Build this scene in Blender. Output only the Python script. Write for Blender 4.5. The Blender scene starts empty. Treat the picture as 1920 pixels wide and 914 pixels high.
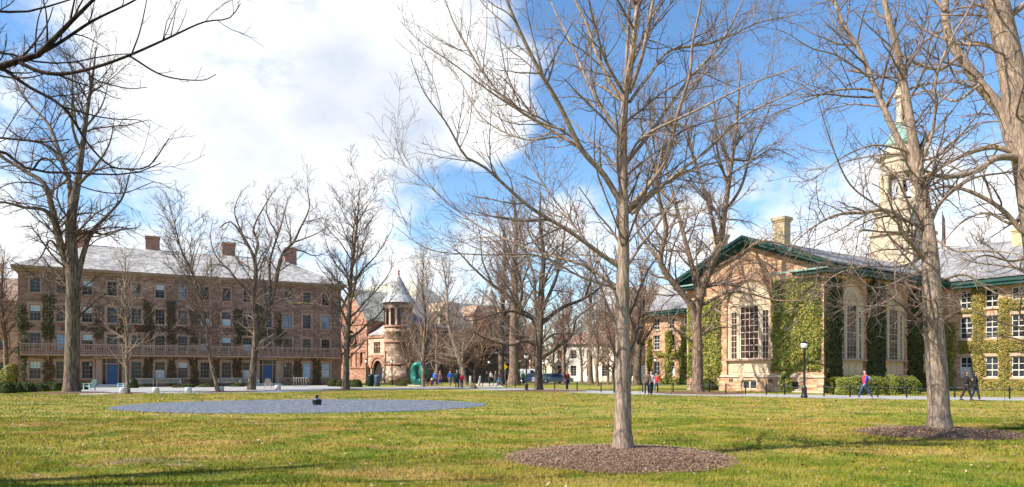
import bpy, math, random
import numpy as np
from mathutils import Vector, Matrix
R = math.radians
F, HZ, CAMH = 1300.0, 698.0, 1.6          # focal length in px of a 1920 wide frame, horizon row, eye height
SC = bpy.context.scene
COL = SC.collection

def P(px, py, d): return Vector(((px-960)*d/F, d, CAMH+(HZ-py)*d/F))
def G(px, d, z=0.0): return Vector(((px-960)*d/F, d, z))
def dep(py): return F*CAMH/(py-HZ)

# ------------------------------------------------------------------ tagging
def tag(o, label=None, cat=None, group=None, kind=None):
    if label: o['label'] = label
    if cat: o['category'] = cat
    if group: o['group'] = group
    if kind: o['kind'] = kind
    return o
def empty(name, loc, rz=0.0, label=None, cat=None, group=None):
    o = bpy.data.objects.new(name, None); o.empty_display_size = .2
    o.location = loc; o.rotation_euler = (0, 0, rz); COL.objects.link(o)
    return tag(o, label, cat, group)
def link(name, me, mats, parent=None, loc=None):
    o = bpy.data.objects.new(name, me); COL.objects.link(o)
    if not isinstance(mats, (list, tuple)): mats = [mats]
    if not me.materials:
        for m in mats: me.materials.append(m)
    if parent is not None: o.parent = parent
    if loc is not None: o.location = loc
    return o
KIDS = {}
def copy_tree(o, parent=None):
    c = o.copy(); COL.objects.link(c)
    if parent is not None: c.parent = parent
    for ch in [x for x in COL.objects if x.parent == o]:
        copy_tree(ch, c)
    return c

# ------------------------------------------------------------------ mesh builders
def np_mesh(name, V, Fs, smooth=False):
    """V (n,3); Fs list of (m,k) int arrays"""
    me = bpy.data.meshes.new(name)
    V = np.ascontiguousarray(V, dtype=np.float32)
    me.vertices.add(len(V)); me.vertices.foreach_set('co', V.ravel())
    Fs = [np.asarray(f, dtype=np.int32) for f in Fs if len(f)]
    nl = sum(f.size for f in Fs); nf = sum(len(f) for f in Fs)
    me.loops.add(nl); me.polygons.add(nf)
    me.loops.foreach_set('vertex_index', np.concatenate([f.ravel() for f in Fs]))
    st, base = [], 0
    for f in Fs:
        st.append(base+np.arange(len(f))*f.shape[1]); base += f.size
    me.polygons.foreach_set('loop_start', np.concatenate(st).astype(np.int32))
    if smooth: me.polygons.foreach_set('use_smooth', np.ones(nf, dtype=bool))
    me.update(calc_edges=True)
    return me

class MB:
    def __init__(s): s.v = []; s.f = []; s.mi = []; s.M = Matrix.Identity(4); s.m = 0; s.sm = []; s.smooth = False
    def add(s, vs, fs):
        b = len(s.v); M = s.M
        s.v += [tuple(M @ Vector(v)) for v in vs]
        for f in fs:
            s.f.append([b+i for i in f]); s.mi.append(s.m); s.sm.append(s.smooth)
    def quad(s, a, b, c, d): s.add([a, b, c, d], [(0, 1, 2, 3)])
    def box(s, x0, x1, y0, y1, z0, z1):
        s.add([(x0,y0,z0),(x1,y0,z0),(x1,y1,z0),(x0,y1,z0),(x0,y0,z1),(x1,y0,z1),(x1,y1,z1),(x0,y1,z1)],
              [(3,2,1,0),(4,5,6,7),(0,1,5,4),(1,2,6,5),(2,3,7,6),(3,0,4,7)])
    def prism(s, poly, axis, a, b):
        """extrude a 2-D polygon along axis ('x','y','z') from a to b"""
        n = len(poly)
        def pt(p, t):
            return (t, p[0], p[1]) if axis == 'x' else (p[0], t, p[1]) if axis == 'y' else (p[0], p[1], t)
        vs = [pt(p, a) for p in poly]+[pt(p, b) for p in poly]
        fs = [tuple(range(n))[::-1], tuple(range(n, 2*n))]
        for i in range(n):
            j = (i+1) % n; fs.append((i, j, n+j, n+i))
        s.add(vs, fs)
    def lathe(s, prof, n=16, c=(0,0), smooth=True, rot=0.0):
        o = s.smooth; s.smooth = smooth
        vs, fs = [], []
        for r, z in prof:
            for i in range(n):
                a = 2*math.pi*i/n+rot; vs.append((c[0]+r*math.cos(a), c[1]+r*math.sin(a), z))
        for k in range(len(prof)-1):
            for i in range(n):
                j = (i+1) % n; fs.append((k*n+i, k*n+j, (k+1)*n+j, (k+1)*n+i))
        fs.append(tuple(range(n))[::-1]); fs.append(tuple((len(prof)-1)*n+i for i in range(n)))
        s.add(vs, fs); s.smooth = o
    def tube(s, pts, rad, n=8, smooth=True):
        o = s.smooth; s.smooth = smooth
        pts = [Vector(p) for p in pts]
        if not isinstance(rad, (list, tuple)): rad = [rad]*len(pts)
        vs, fs = [], []
        ref = Vector((0, 0, 1)) if abs((pts[-1]-pts[0]).normalized().z) < .9 else Vector((1, 0, 0))
        for k, p in enumerate(pts):
            t = (pts[min(k+1, len(pts)-1)]-pts[max(k-1, 0)]).normalized()
            u = t.cross(ref).normalized(); w = t.cross(u)
            for i in range(n):
                a = 2*math.pi*i/n; vs.append(tuple(p+rad[k]*(math.cos(a)*u+math.sin(a)*w)))
        for k in range(len(pts)-1):
            for i in range(n):
                j = (i+1) % n; fs.append((k*n+i, k*n+j, (k+1)*n+j, (k+1)*n+i))
        fs.append(tuple(range(n))[::-1]); fs.append(tuple((len(pts)-1)*n+i for i in range(n)))
        s.add(vs, fs); s.smooth = o
    def mesh(s, name):
        me = bpy.data.meshes.new(name); me.from_pydata(s.v, [], s.f)
        me.polygons.foreach_set('material_index', s.mi); me.polygons.foreach_set('use_smooth', s.sm)
        import bmesh
        bm = bmesh.new(); bm.from_mesh(me); bmesh.ops.recalc_face_normals(bm, faces=bm.faces) if len(bm.faces) < 4000 and getattr(s, 'fix', True) else None
        bm.to_mesh(me); bm.free(); me.update()
        return me
    def build(s, name, mats, parent=None, loc=None): return link(name, s.mesh(name), mats, parent, loc)

# ------------------------------------------------------------------ materials
def nt(m):
    m.use_nodes = True; t = m.node_tree; t.nodes.clear(); return t
class N:
    """terse node graph helper"""
    def __init__(s, tree): s.t = tree
    def new(s, typ, **kw):
        n = s.t.nodes.new(typ)
        for k, v in kw.items():
            if k == 'ins':
                for kk, vv in v.items(): s.set(n, kk, vv)
            else: setattr(n, k, v)
        return n
    def set(s, n, k, v):
        sock = n.inputs[k]
        if isinstance(v, bpy.types.NodeSocket): s.t.links.new(v, sock)
        else: sock.default_value = v
    def math(s, op, a, b=0.0, c=None):
        n = s.new('ShaderNodeMath', operation=op); s.set(n, 0, a); s.set(n, 1, b)
        if c is not None: s.set(n, 2, c)
        return n.outputs[0]
    def vmath(s, op, a, b=(0,0,0), out=0):
        n = s.new('ShaderNodeVectorMath', operation=op); s.set(n, 0, a)
        if op != 'NORMALIZE':
            if op == 'SCALE': s.set(n, 'Scale', b)
            else: s.set(n, 1, b)
        return n.outputs[out]
    def noise(s, vec, scale, detail=3.0, rough=.55, out=0):
        n = s.new('ShaderNodeTexNoise', ins={'Scale': scale, 'Detail': detail, 'Roughness': rough})
        if vec is not None: s.set(n, 'Vector', vec)
        return n.outputs[out]
    def ramp(s, fac, stops, interp='LINEAR'):
        n = s.new('ShaderNodeValToRGB'); cr = n.color_ramp; cr.interpolation = interp
        while len(cr.elements) < len(stops): cr.elements.new(.5)
        for e, (p, c) in zip(cr.elements, stops):
            e.position = p; e.color = (*c, 1) if len(c) == 3 else c
        s.set(n, 0, fac); return n.outputs[0]
    def mix(s, fac, a, b, blend='MIX'):
        n = s.new('ShaderNodeMix', data_type='RGBA', blend_type=blend)
        for k, v in ((0, fac), (6, a), (7, b)):
            if not isinstance(v, bpy.types.NodeSocket) and k and len(v) == 3: v = (*v, 1)
            s.set(n, k, v)
        return n.outputs[2]
    def mapr(s, v, a, b, c=0.0, d=1.0, smooth=False):
        n = s.new('ShaderNodeMapRange', interpolation_type='SMOOTHSTEP' if smooth else 'LINEAR')
        for k, x in enumerate((v, a, b, c, d)): s.set(n, k, x)
        return n.outputs[0]
    def obj(s): return s.new('ShaderNodeTexCoord').outputs['Object']
    def geo(s, o='Position'): return s.new('ShaderNodeNewGeometry').outputs[o]
    def bump(s, h, strength=.4, dist=.02):
        return s.new('ShaderNodeBump', ins={'Strength': strength, 'Distance': dist, 'Height': h}).outputs[0]
    def out(s, color, rough=.8, normal=None, metal=0.0, spec=.3, **kw):
        b = s.new('ShaderNodeBsdfPrincipled')
        s.set(b, 'Base Color', color if isinstance(color, bpy.types.NodeSocket) or len(color) == 4 else (*color, 1))
        s.set(b, 'Roughness', rough); s.set(b, 'Metallic', metal); s.set(b, 'Specular IOR Level', spec)
        if normal is not None: s.set(b, 'Normal', normal)
        for k, v in kw.items(): s.set(b, k, v)
        o = s.new('ShaderNodeOutputMaterial'); s.t.links.new(b.outputs[0], o.inputs[0]); return b

def simple(name, col, rough=.7, var=.18, scale=3.0, metal=0.0, spec=.3, bump=0.0):
    m = bpy.data.materials.new(name); n = N(nt(m)); o = n.obj()
    f = n.noise(o, scale, 4.0, .6)
    lo = tuple(max(0, c*(1-var)) for c in col); hi = tuple(min(1, c*(1+var)) for c in col)
    c = n.ramp(f, [(.3, lo), (.7, hi)])
    nb = n.bump(n.noise(o, scale*8, 3.0), bump, .01) if bump else None
    n.out(c, rough, nb, metal, spec); return m

def masonry(name, cols, mortar, bw, bh, jitter=.03, gap=.035, rough=.9, bumpd=.02, stain=.25):
    """courses of individually coloured stones, laid in the object's own x/y/z frame"""
    m = bpy.data.materials.new(name); n = N(nt(m))
    tc = n.new('ShaderNodeTexCoord'); o, nr = tc.outputs['Object'], tc.outputs['Normal']
    wob = n.vmath('SCALE', n.vmath('SUBTRACT', n.noise(o, 2.2, 2.0, .5, out=1), (.5,.5,.5)), jitter*4)
    op = n.vmath('ADD', o, wob)
    sp = n.new('ShaderNodeSeparateXYZ', ins={0: op}); sn = n.new('ShaderNodeSeparateXYZ', ins={0: nr})
    isx = n.math('GREATER_THAN', n.math('ABSOLUTE', sn.outputs[0]), .6)
    u = n.math('ADD', n.math('MULTIPLY', sp.outputs[0], n.math('SUBTRACT', 1.0, isx)), n.math('MULTIPLY', sp.outputs[1], isx))
    isz = n.math('GREATER_THAN', n.math('ABSOLUTE', sn.outputs[2]), .8)
    vv = n.math('ADD', n.math('MULTIPLY', sp.outputs[2], n.math('SUBTRACT', 1.0, isz)), n.math('MULTIPLY', sp.outputs[1], isz))
    vr = n.math('DIVIDE', vv, bh); row = n.math('FLOOR', vr); fv = n.math('SUBTRACT', vr, row)
    wn = n.new('ShaderNodeTexWhiteNoise', noise_dimensions='1D'); n.set(wn, 'W', row)
    ur = n.math('ADD', n.math('DIVIDE', u, bw), n.math('MULTIPLY', wn.outputs[0], 7.3))
    # stones of unequal length: warp the column coordinate a little
    ur = n.math('ADD', ur, n.math('MULTIPLY', n.math('SINE', n.math('ADD', n.math('MULTIPLY', ur, 2.1), n.math('MULTIPLY', row, 1.7))), .22))
    cl = n.math('FLOOR', ur); fu = n.math('SUBTRACT', ur, cl)
    cv = n.new('ShaderNodeCombineXYZ', ins={0: cl, 1: row})
    rnd = n.new('ShaderNodeTexWhiteNoise', noise_dimensions='3D', ins={'Vector': cv.outputs[0]}).outputs[0]
    k = len(cols)
    col = n.ramp(rnd, [(i/k, c) for i, c in enumerate(cols)], 'CONSTANT')
    fine = n.noise(o, 9.0, 4.0, .65)
    col = n.mix(.55, col, n.ramp(fine, [(.25, (.35,.35,.35)), (.75, (.75,.75,.75))]), 'OVERLAY')
    big = n.noise(o, .45, 4.0, .6)
    col = n.mix(stain, col, n.ramp(big, [(.3, (.25,.22,.2)), (.7, (.8,.76,.72))]), 'OVERLAY')
    du = n.math('MULTIPLY', n.math('MINIMUM', fu, n.math('SUBTRACT', 1.0, fu)), bw)
    dv = n.math('MULTIPLY', n.math('MINIMUM', fv, n.math('SUBTRACT', 1.0, fv)), bh)
    edge = n.mapr(n.math('MINIMUM', du, dv), gap*.3, gap*.8)
    col = n.mix(edge, mortar, col)
    h = n.math('ADD', n.math('MULTIPLY', edge, .7), n.math('MULTIPLY', fine, .6))
    n.out(col, rough, n.bump(h, .6, bumpd), 0, .2); return m

def roof_mat(name, cols, bw=.35, bh=.22):
    return masonry(name, cols, tuple(c*.6 for c in cols[0]), bw, bh, .004, .014, .6, .015, .6)

M = {}
M['hall_stone'] = masonry('hall_stone', [(.25,.138,.098),(.295,.175,.125),(.21,.115,.083),(.325,.21,.155),(.265,.148,.105),(.18,.108,.085)], (.26,.18,.14), .55, .26)
M['nassau_stone'] = masonry('nassau_stone', [(.47,.255,.145),(.53,.325,.195),(.38,.195,.11),(.57,.37,.23),(.44,.26,.165),(.31,.165,.10)], (.45,.315,.21), .46, .21)
M['granite'] = masonry('granite', [(.52,.40,.30),(.58,.46,.36),(.46,.34,.25),(.55,.42,.33)], (.40,.30,.23), .7, .34)
M['tower_stone'] = masonry('tower_stone', [(.38,.28,.20),(.46,.36,.27),(.29,.19,.13),(.21,.13,.09),(.50,.40,.31)], (.26,.19,.14), .6, .36)
M['red_stone'] = masonry('red_stone', [(.33,.165,.11),(.38,.205,.14),(.27,.13,.09),(.42,.25,.18)], (.30,.17,.12), .6, .3)
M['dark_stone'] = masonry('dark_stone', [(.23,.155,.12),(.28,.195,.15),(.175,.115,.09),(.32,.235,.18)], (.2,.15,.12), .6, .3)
M['brick'] = masonry('brick', [(.33,.13,.085),(.38,.165,.11),(.27,.10,.07),(.41,.20,.14)], (.36,.28,.23), .22, .075, .004, .014)
M['cream_brick'] = masonry('cream_brick', [(.52,.40,.22),(.57,.45,.27),(.46,.34,.18)], (.5,.42,.3), .24, .08, .004, .014)
M['slate'] = roof_mat('slate', [(.215,.215,.225),(.25,.25,.255),(.185,.188,.20),(.28,.28,.28)])
M['pale_slate'] = roof_mat('pale_slate', [(.31,.30,.29),(.38,.37,.35),(.24,.24,.24),(.42,.41,.39)])
M['cone_slate'] = roof_mat('cone_slate', [(.36,.37,.37),(.41,.42,.41),(.31,.32,.33)])
M['moss_slate'] = roof_mat('moss_slate', [(.36,.36,.30),(.40,.39,.34),(.31,.32,.28)])
M['brown_trim'] = simple('brown_trim', (.30,.195,.135), .8, .15, 2.0)
M['hall_trim'] = simple('hall_trim', (.37,.24,.175), .8, .12, 2.5)
M['cream'] = simple('cream', (.58,.435,.295), .6, .06, 1.5)
M['cream_white'] = simple('cream_white', (.74,.68,.55), .6, .06, 1.5)
M['white_wall'] = simple('white_wall', (.80,.74,.64), .7, .05, 1.0)
M['white'] = simple('white', (.62,.57,.49), .5, .05, 2.0)
M['green_trim'] = simple('green_trim', (.017,.066,.055), .5, .25, 2.0)
M['verdigris'] = simple('verdigris', (.22,.34,.29), .6, .2, 2.0)
M['copper_green'] = simple('copper_green', (.04,.20,.155), .5, .3, 1.2)
M['blue_door'] = simple('blue_door', (.035,.09,.20), .45, .06, 2.0)
M['pink_sill'] = simple('pink_sill', (.42,.25,.19), .8, .1, 3.0)
M['black_iron'] = simple('black_iron', (.012,.013,.015), .4, .2, 4.0, 0, .5)
M['wood_bench'] = simple('wood_bench', (.33,.33,.28), .75, .15, 4.0)
M['teal_wood'] = simple('teal_wood', (.30,.44,.42), .6, .1, 4.0)
M['pale_wood'] = simple('pale_wood', (.42,.35,.29), .6, .1, 4.0)
M['pale_stone'] = simple('pale_stone', (.60,.57,.52), .85, .1, 6.0, bump=.3)
M['steel'] = simple('steel', (.42,.41,.39), .4, .1, 4.0, .6)
M['bin_green'] = simple('bin_green', (.012,.028,.024), .5, .1)
M['bin_blue'] = simple('bin_blue', (.09,.115,.21), .5, .1)
M['red_paint'] = simple('red_paint', (.50,.045,.03), .45, .08)
M['yellow'] = simple('yellow', (.75,.42,.02), .5, .05)
M['rock'] = simple('rock', (.27,.17,.10), .9, .35, 5.0, bump=.5)
M['car_silver'] = simple('car_silver', (.40,.44,.47), .25, .03, 1, .5, .5)
M['car_blue'] = simple('car_blue', (.035,.05,.11), .25, .03, 1, .3, .5)
M['car_teal'] = simple('car_teal', (.13,.17,.20), .25, .03, 1, .4, .5)
M['car_white'] = simple('car_white', (.72,.71,.70), .3, .03, 1, 0, .5)
M['tyre'] = simple('tyre', (.02,.02,.02), .8, .1)
M['chrome'] = simple('chrome', (.55,.55,.56), .25, .05, 1, .9)
M['lampglass'] = simple('lampglass', (.82,.80,.76), .25, .03, 2, 0, .5)
M['car_light'] = simple('car_light', (.6,.6,.58), .15, .03, 2, 0, .5)
M['blind'] = simple('blind', (.50,.56,.60), .8, .06, 2.0)
M['dark_room'] = simple('dark_room', (.02,.018,.016), .9, .1)
M['red_curtain'] = simple('red_curtain', (.14,.035,.03), .9, .2, 3.0)
M['chain'] = simple('chain', (.11,.12,.115), .5, .1, 4.0, .3)
M['path'] = simple('path', (.33,.32,.31), .9, .10, .9, bump=.15)
M['path_tan'] = simple('path_tan', (.50,.43,.34), .9, .10, .9, bump=.15)

def glass(name, col=(.02,.024,.03), rough=.06):
    m = bpy.data.materials.new(name); n = N(nt(m)); o = n.obj()
    c = n.ramp(n.noise(n.geo(), .35, 2.0), [(.35, tuple(c*.6 for c in col)), (.65, tuple(min(1, c*2.2) for c in col))])
    n.out(c, rough, n.bump(n.noise(o, 1.6, 1.0), .05, .03), 0, .28); return m
M['glass'] = glass('glass'); M['glass_dark'] = glass('glass_dark', (.03,.014,.011))
M['glass_sky'] = glass('glass_sky', (.16,.24,.34))

def bark(name, lo, hi, sc=1.0):
    m = bpy.data.materials.new(name); n = N(nt(m)); o = n.obj()
    st = n.vmath('MULTIPLY', o, (9.0*sc, 9.0*sc, 1.3*sc))
    f = n.noise(st, 1.6, 5.0, .65); g = n.noise(o, 1.1, 3.0, .6)
    c = n.ramp(f, [(.34, tuple(x*.85 for x in lo)), (.45, lo), (.58, hi), (.78, tuple(min(1, x*1.2) for x in hi))])
    c = n.mix(.35, c, n.ramp(g, [(.3, (.3,.29,.27)), (.7, (.72,.68,.62))]), 'OVERLAY')
    n.out(c, .92, n.bump(f, .8, .03), 0, .15); return m
M['bark'] = bark('bark', (.115,.078,.056), (.29,.205,.145))
M['bark_pale'] = bark('bark_pale', (.215,.158,.122), (.385,.29,.22), 1.7)
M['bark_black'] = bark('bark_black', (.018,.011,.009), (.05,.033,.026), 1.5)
M['bark_dark'] = bark('bark_dark', (.06,.045,.036), (.165,.125,.095), .7)
M['bark_grey'] = bark('bark_grey', (.085,.066,.05), (.22,.165,.122), .7)
def twig(name, lo, hi):
    m = bpy.data.materials.new(name); n = N(nt(m))
    rnd = n.geo('Random Per Island')
    n.out(n.ramp(rnd, [(0, lo), (1, hi)]), .85, None, 0, .2); return m
M['twig'] = twig('twig', (.12,.085,.068), (.28,.205,.16))
M['twig_pale'] = twig('twig_pale', (.20,.15,.115), (.40,.31,.235))
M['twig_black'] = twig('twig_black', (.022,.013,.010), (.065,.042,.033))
M['twig_dark'] = twig('twig_dark', (.06,.042,.034), (.17,.12,.092))
M['twig_red'] = twig('twig_red', (.15,.08,.055), (.34,.205,.14))

def leafmat(name, stops, trans=.25):
    m = bpy.data.materials.new(name); n = N(nt(m))
    rnd = n.geo('Random Per Island'); pos = n.geo()
    c = n.ramp(rnd, stops)
    c = n.mix(.5, c, n.ramp(n.noise(pos, .9, 3.0), [(.3, (.3,.3,.28)), (.7, (.72,.68,.6))]), 'OVERLAY')
    d = n.new('ShaderNodeBsdfPrincipled', ins={'Base Color': c, 'Roughness': .55, 'Specular IOR Level': .25})
    t = n.new('ShaderNodeBsdfTranslucent', ins={'Color': c})
    x = n.new('ShaderNodeMixShader', ins={0: trans, 1: d.outputs[0], 2: t.outputs[0]})
    o = n.new('ShaderNodeOutputMaterial'); n.t.links.new(x.outputs[0], o.inputs[0]); return m
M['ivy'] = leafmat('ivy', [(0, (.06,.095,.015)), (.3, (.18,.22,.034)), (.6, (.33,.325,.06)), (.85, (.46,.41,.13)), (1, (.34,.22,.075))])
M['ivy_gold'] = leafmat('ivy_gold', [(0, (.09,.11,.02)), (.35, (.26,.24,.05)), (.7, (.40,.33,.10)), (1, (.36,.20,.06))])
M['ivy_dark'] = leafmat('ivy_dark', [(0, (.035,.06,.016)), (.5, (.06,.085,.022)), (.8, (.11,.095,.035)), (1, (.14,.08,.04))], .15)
M['vine_brown'] = leafmat('vine_brown', [(0, (.085,.055,.03)), (.5, (.13,.08,.045)), (.8, (.07,.08,.025)), (1, (.17,.11,.06))], .1)
M['hedge'] = leafmat('hedge', [(0, (.09,.12,.016)), (.5, (.17,.20,.028)), (1, (.26,.25,.04))], .2)
M['bush'] = leafmat('bush', [(0, (.03,.05,.010)), (.5, (.06,.08,.015)), (1, (.10,.11,.02))], .2)
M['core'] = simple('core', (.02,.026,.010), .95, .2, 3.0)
M['cupola_paint'] = simple('cupola_paint', (.47,.385,.27), .6, .06, 1.5)
M['sandstone_trim'] = simple('sandstone_trim', (.44,.315,.215), .85, .15, 3.0)
# ------------------------------------------------------------------ camera, sky, sun
cam = bpy.data.cameras.new('Camera'); co = bpy.data.objects.new('Camera', cam); COL.objects.link(co)
co.location = (0, 0, CAMH); co.rotation_euler = (R(90), 0, 0)
cam.sensor_width = 36; cam.lens = 36*F/1920; cam.shift_y = (HZ-457)/1920
cam.clip_start = .1; cam.clip_end = 3000; SC.camera = co
SUN_EL = R(43); SAZ = Vector((-.9135, -.407, 0)).normalized()
SD = Vector((SAZ.x*math.cos(SUN_EL), SAZ.y*math.cos(SUN_EL), math.sin(SUN_EL)))
sl = bpy.data.lights.new('Sun', 'SUN'); so = bpy.data.objects.new('Sun', sl); COL.objects.link(so)
sl.energy = 4.6; sl.angle = R(.5); sl.color = (1.0, .93, .82)
so.rotation_euler = SD.to_track_quat('Z', 'Y').to_euler(); so.location = (-60, 40, 60)

W = bpy.data.worlds.new('World'); SC.world = W; W.use_nodes = True
wt = W.node_tree; wt.nodes.clear(); n = N(wt)
sky = n.new('ShaderNodeTexSky', sky_type='NISHITA', sun_disc=False)
sky.sun_elevation = SUN_EL; sky.sun_rotation = math.atan2(SAZ.x, SAZ.y) % (2*math.pi)
sky.air_density = 1.0; sky.dust_density = .4; sky.ozone_density = 2.0
dirv = n.vmath('NORMALIZE', n.new('ShaderNodeTexCoord').outputs['Generated'])
def sd(px, py):
    v = Vector(((px-960)/F, 1, (HZ-py)/F)); return tuple(v.normalized())
# cloud banks: centre on the sky sphere, angular radius (deg), weight
BANKS = [(480,70,15,1.0),(650,170,11,1.0),(800,60,9,1.0),(350,260,9,1.0),(560,330,10,.95),(860,190,6,.9),(740,330,5,.7),(250,420,8,.8),
         (600,-200,16,1.0),(110,190,4,.5),(30,450,8,.85),(120,300,5,.5),(700,540,7,.7),(900,520,7,.75),(1080,460,5,.65),(1310,440,4.5,.75),(1420,400,4,.6),(1520,455,6,.8),
         (1650,430,6,.85),(1800,400,6,.75),(1250,500,7,.6),(980,50,4,.5),(1950,330,6,.5),(1200,560,9,.6)]
acc = None
for px, py, rad, w in BANKS:
    d = n.new('ShaderNodeVectorMath', operation='DOT_PRODUCT'); n.set(d, 0, dirv); d.inputs[1].default_value = sd(px, py)
    v = n.mapr(d.outputs['Value'], math.cos(R(rad*1.25)), math.cos(R(rad*.35)), 0.0, w, True)
    acc = v if acc is None else n.math('MAXIMUM', acc, v)
cl = n.vmath('MULTIPLY', dirv, (1.0, 1.0, 1.7))
fb = n.noise(cl, 4.2, 9.0, .62); fb2 = n.noise(n.vmath('ADD', cl, (3.1, 1.7, .4)), 2.0, 6.0, .55)
cov = n.math('ADD', n.math('MULTIPLY', acc, .62), n.math('MULTIPLY', n.math('SUBTRACT', fb, .5), 1.5))
cov = n.math('ADD', cov, n.math('MULTIPLY', n.math('SUBTRACT', fb2, .55), .35))
mask = n.mapr(cov, .14, .54, 0.0, 1.0, True)
gd = n.new('ShaderNodeVectorMath', operation='DOT_PRODUCT'); n.set(gd, 0, dirv); gd.inputs[1].default_value = sd(680, 220)
grey = n.math('MULTIPLY', n.mapr(gd.outputs['Value'], math.cos(R(8.5)), math.cos(R(1.5)), 0.0, 1.0, True), n.mapr(fb2, .36, .58))
gd2 = n.new('ShaderNodeVectorMath', operation='DOT_PRODUCT'); n.set(gd2, 0, dirv); gd2.inputs[1].default_value = sd(430, 300)
grey2 = n.math('MULTIPLY', n.mapr(gd2.outputs['Value'], math.cos(R(12)), math.cos(R(3)), 0.0, .68, True), n.mapr(fb, .38, .6))
shade = n.math('ADD', n.math('MAXIMUM', grey, grey2), n.math('MULTIPLY', n.mapr(fb, .58, .38), .22))
ccol = n.mix(shade, (1.0, 1.0, 1.0), (.60, .66, .76))
SKYK, CLK = .122, .66
hs = n.new('ShaderNodeHueSaturation', ins={'Saturation': 1.18, 'Value': 1.0, 'Color': sky.outputs[0]})
bg1 = n.new('ShaderNodeBackground', ins={0: hs.outputs[0], 1: SKYK})
bg2 = n.new('ShaderNodeBackground', ins={0: ccol, 1: CLK})
mx = n.new('ShaderNodeMixShader', ins={0: mask, 1: bg1.outputs[0], 2: bg2.outputs[0]})
wo = n.new('ShaderNodeOutputWorld'); wt.links.new(mx.outputs[0], wo.inputs[0])
vs = SC.view_settings; vs.view_transform = 'Standard'; vs.look = 'None'; vs.gamma = 1; vs.use_curve_mapping = False; vs.exposure = .92
SC.render.engine = 'CYCLES'; SC.cycles.use_denoising = True; SC.cycles.max_bounces = 5
SC.cycles.sample_clamp_indirect = 4

# ------------------------------------------------------------------ ground, gravel, paths
def flat_poly(name, pts, z, mat, label, cat):
    me = bpy.data.meshes.new(name); me.from_pydata([(p[0], p[1], z) for p in pts], [], [list(range(len(pts)))]); me.update()
    o = link(name, me, mat); tag(o, label, cat, None, 'structure'); return o
def lawn_color(n, pos):
    a = n.noise(pos, .16, 4.0, .6); b = n.noise(pos, .9, 4.0, .65); c2 = n.noise(n.vmath('MULTIPLY', pos, (.6, 1.5, 1)), .42, 3.0, .6)
    t = n.math('ADD', n.math('MULTIPLY', a, .45), n.math('MULTIPLY', b, .55))
    c = n.ramp(t, [(.35, (.115,.17,.022)), (.44, (.185,.22,.033)), (.52, (.30,.27,.05)), (.61, (.42,.30,.085))])
    dry = n.mapr(c2, .50, .66, 0.0, .9, True)
    c = n.mix(dry, c, (.41,.275,.09))
    lush = n.mapr(n.noise(n.vmath('ADD', pos, (31.0, 7.0, 0)), .55, 4.0, .65), .52, .64, 0.0, .75, True)
    c = n.mix(lush, c, (.10,.165,.018))
    worn = n.mapr(n.noise(n.vmath('ADD', n.vmath('MULTIPLY', pos, (.55, 1.0, 1.0)), (5.0, 60.0, 0)), .30, 5.0, .7), .60, .68, 0.0, .75, True)
    return n.mix(worn, c, (.44,.325,.20))
m = bpy.data.materials.new('lawn'); n = N(nt(m)); pos = n.geo()
lc = lawn_color(n, pos); fine = n.noise(pos, 22.0, 4.0, .7)
lc = n.mix(.6, lc, n.ramp(fine, [(.3, (.2,.2,.2)), (.7, (.75,.75,.75))]), 'OVERLAY')
bare = n.math('MULTIPLY', n.mapr(n.noise(pos, .33, 5.0, .65), .63, .70, 0, 1, True), n.mapr(fine, .3, .55))
lc = n.mix(bare, lc, (.30,.205,.13))
n.out(lc, .95, n.bump(n.noise(pos, 30.0, 4.0, .7), .9, .05), 0, .1); M['lawn'] = m
m = bpy.data.materials.new('grass'); n = N(nt(m)); pos = n.geo(); gc = lawn_color(n, pos); rnd = n.geo('Random Per Island')
gc = n.mix(.6, gc, n.ramp(rnd, [(0, (.32,.34,.28)), (.6, (.60,.60,.5)), (.9, (.76,.70,.52)), (1, (.9,.76,.55))]), 'OVERLAY')
nrm = n.vmath('NORMALIZE', n.vmath('ADD', n.vmath('SCALE', n.geo('Normal'), .35), (0, 0, 1)))
dd = n.new('ShaderNodeBsdfDiffuse', ins={'Color': gc, 'Normal': nrm}); tt = n.new('ShaderNodeBsdfTranslucent', ins={'Color': gc, 'Normal': nrm})
xx = n.new('ShaderNodeMixShader', ins={0: .12, 1: dd.outputs[0], 2: tt.outputs[0]})
oo = n.new('ShaderNodeOutputMaterial'); n.t.links.new(xx.outputs[0], oo.inputs[0]); M['grass'] = m
m = bpy.data.materials.new('gravel'); n = N(nt(m)); pos = n.geo()
vo = n.new('ShaderNodeTexVoronoi', ins={'Vector': pos, 'Scale': 17.0})
gcl = n.ramp(n.new('ShaderNodeSeparateColor', ins={0: vo.outputs['Color']}).outputs[0], [(0, (.05,.062,.082)), (.55, (.115,.132,.16)), (.85, (.19,.21,.24)), (1, (.36,.38,.41))])
gcl = n.mix(.35, gcl, n.ramp(n.noise(pos, 1.9, 5.0, .7), [(.35, (.38,.38,.38)), (.65, (.62,.61,.60))]), 'OVERLAY')
n.out(gcl, .85, n.bump(vo.outputs['Distance'], .7, .03), 0, .15); M['gravel'] = m
m = bpy.data.materials.new('mulch'); n = N(nt(m)); pos = n.geo()
vo = n.new('ShaderNodeTexVoronoi', ins={'Vector': n.vmath('MULTIPLY', pos, (1, 1.8, 1)), 'Scale': 38.0})
mcl = n.ramp(n.new('ShaderNodeSeparateColor', ins={0: vo.outputs['Color']}).outputs[0], [(0, (.12,.066,.042)), (.6, (.25,.155,.10)), (1, (.38,.255,.17))])
n.out(mcl, .95, n.bump(vo.outputs['Distance'], 1.0, .05), 0, .1); M['mulch'] = m
M['chip'] = twig('chip', (.13,.075,.048), (.44,.295,.20))

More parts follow.
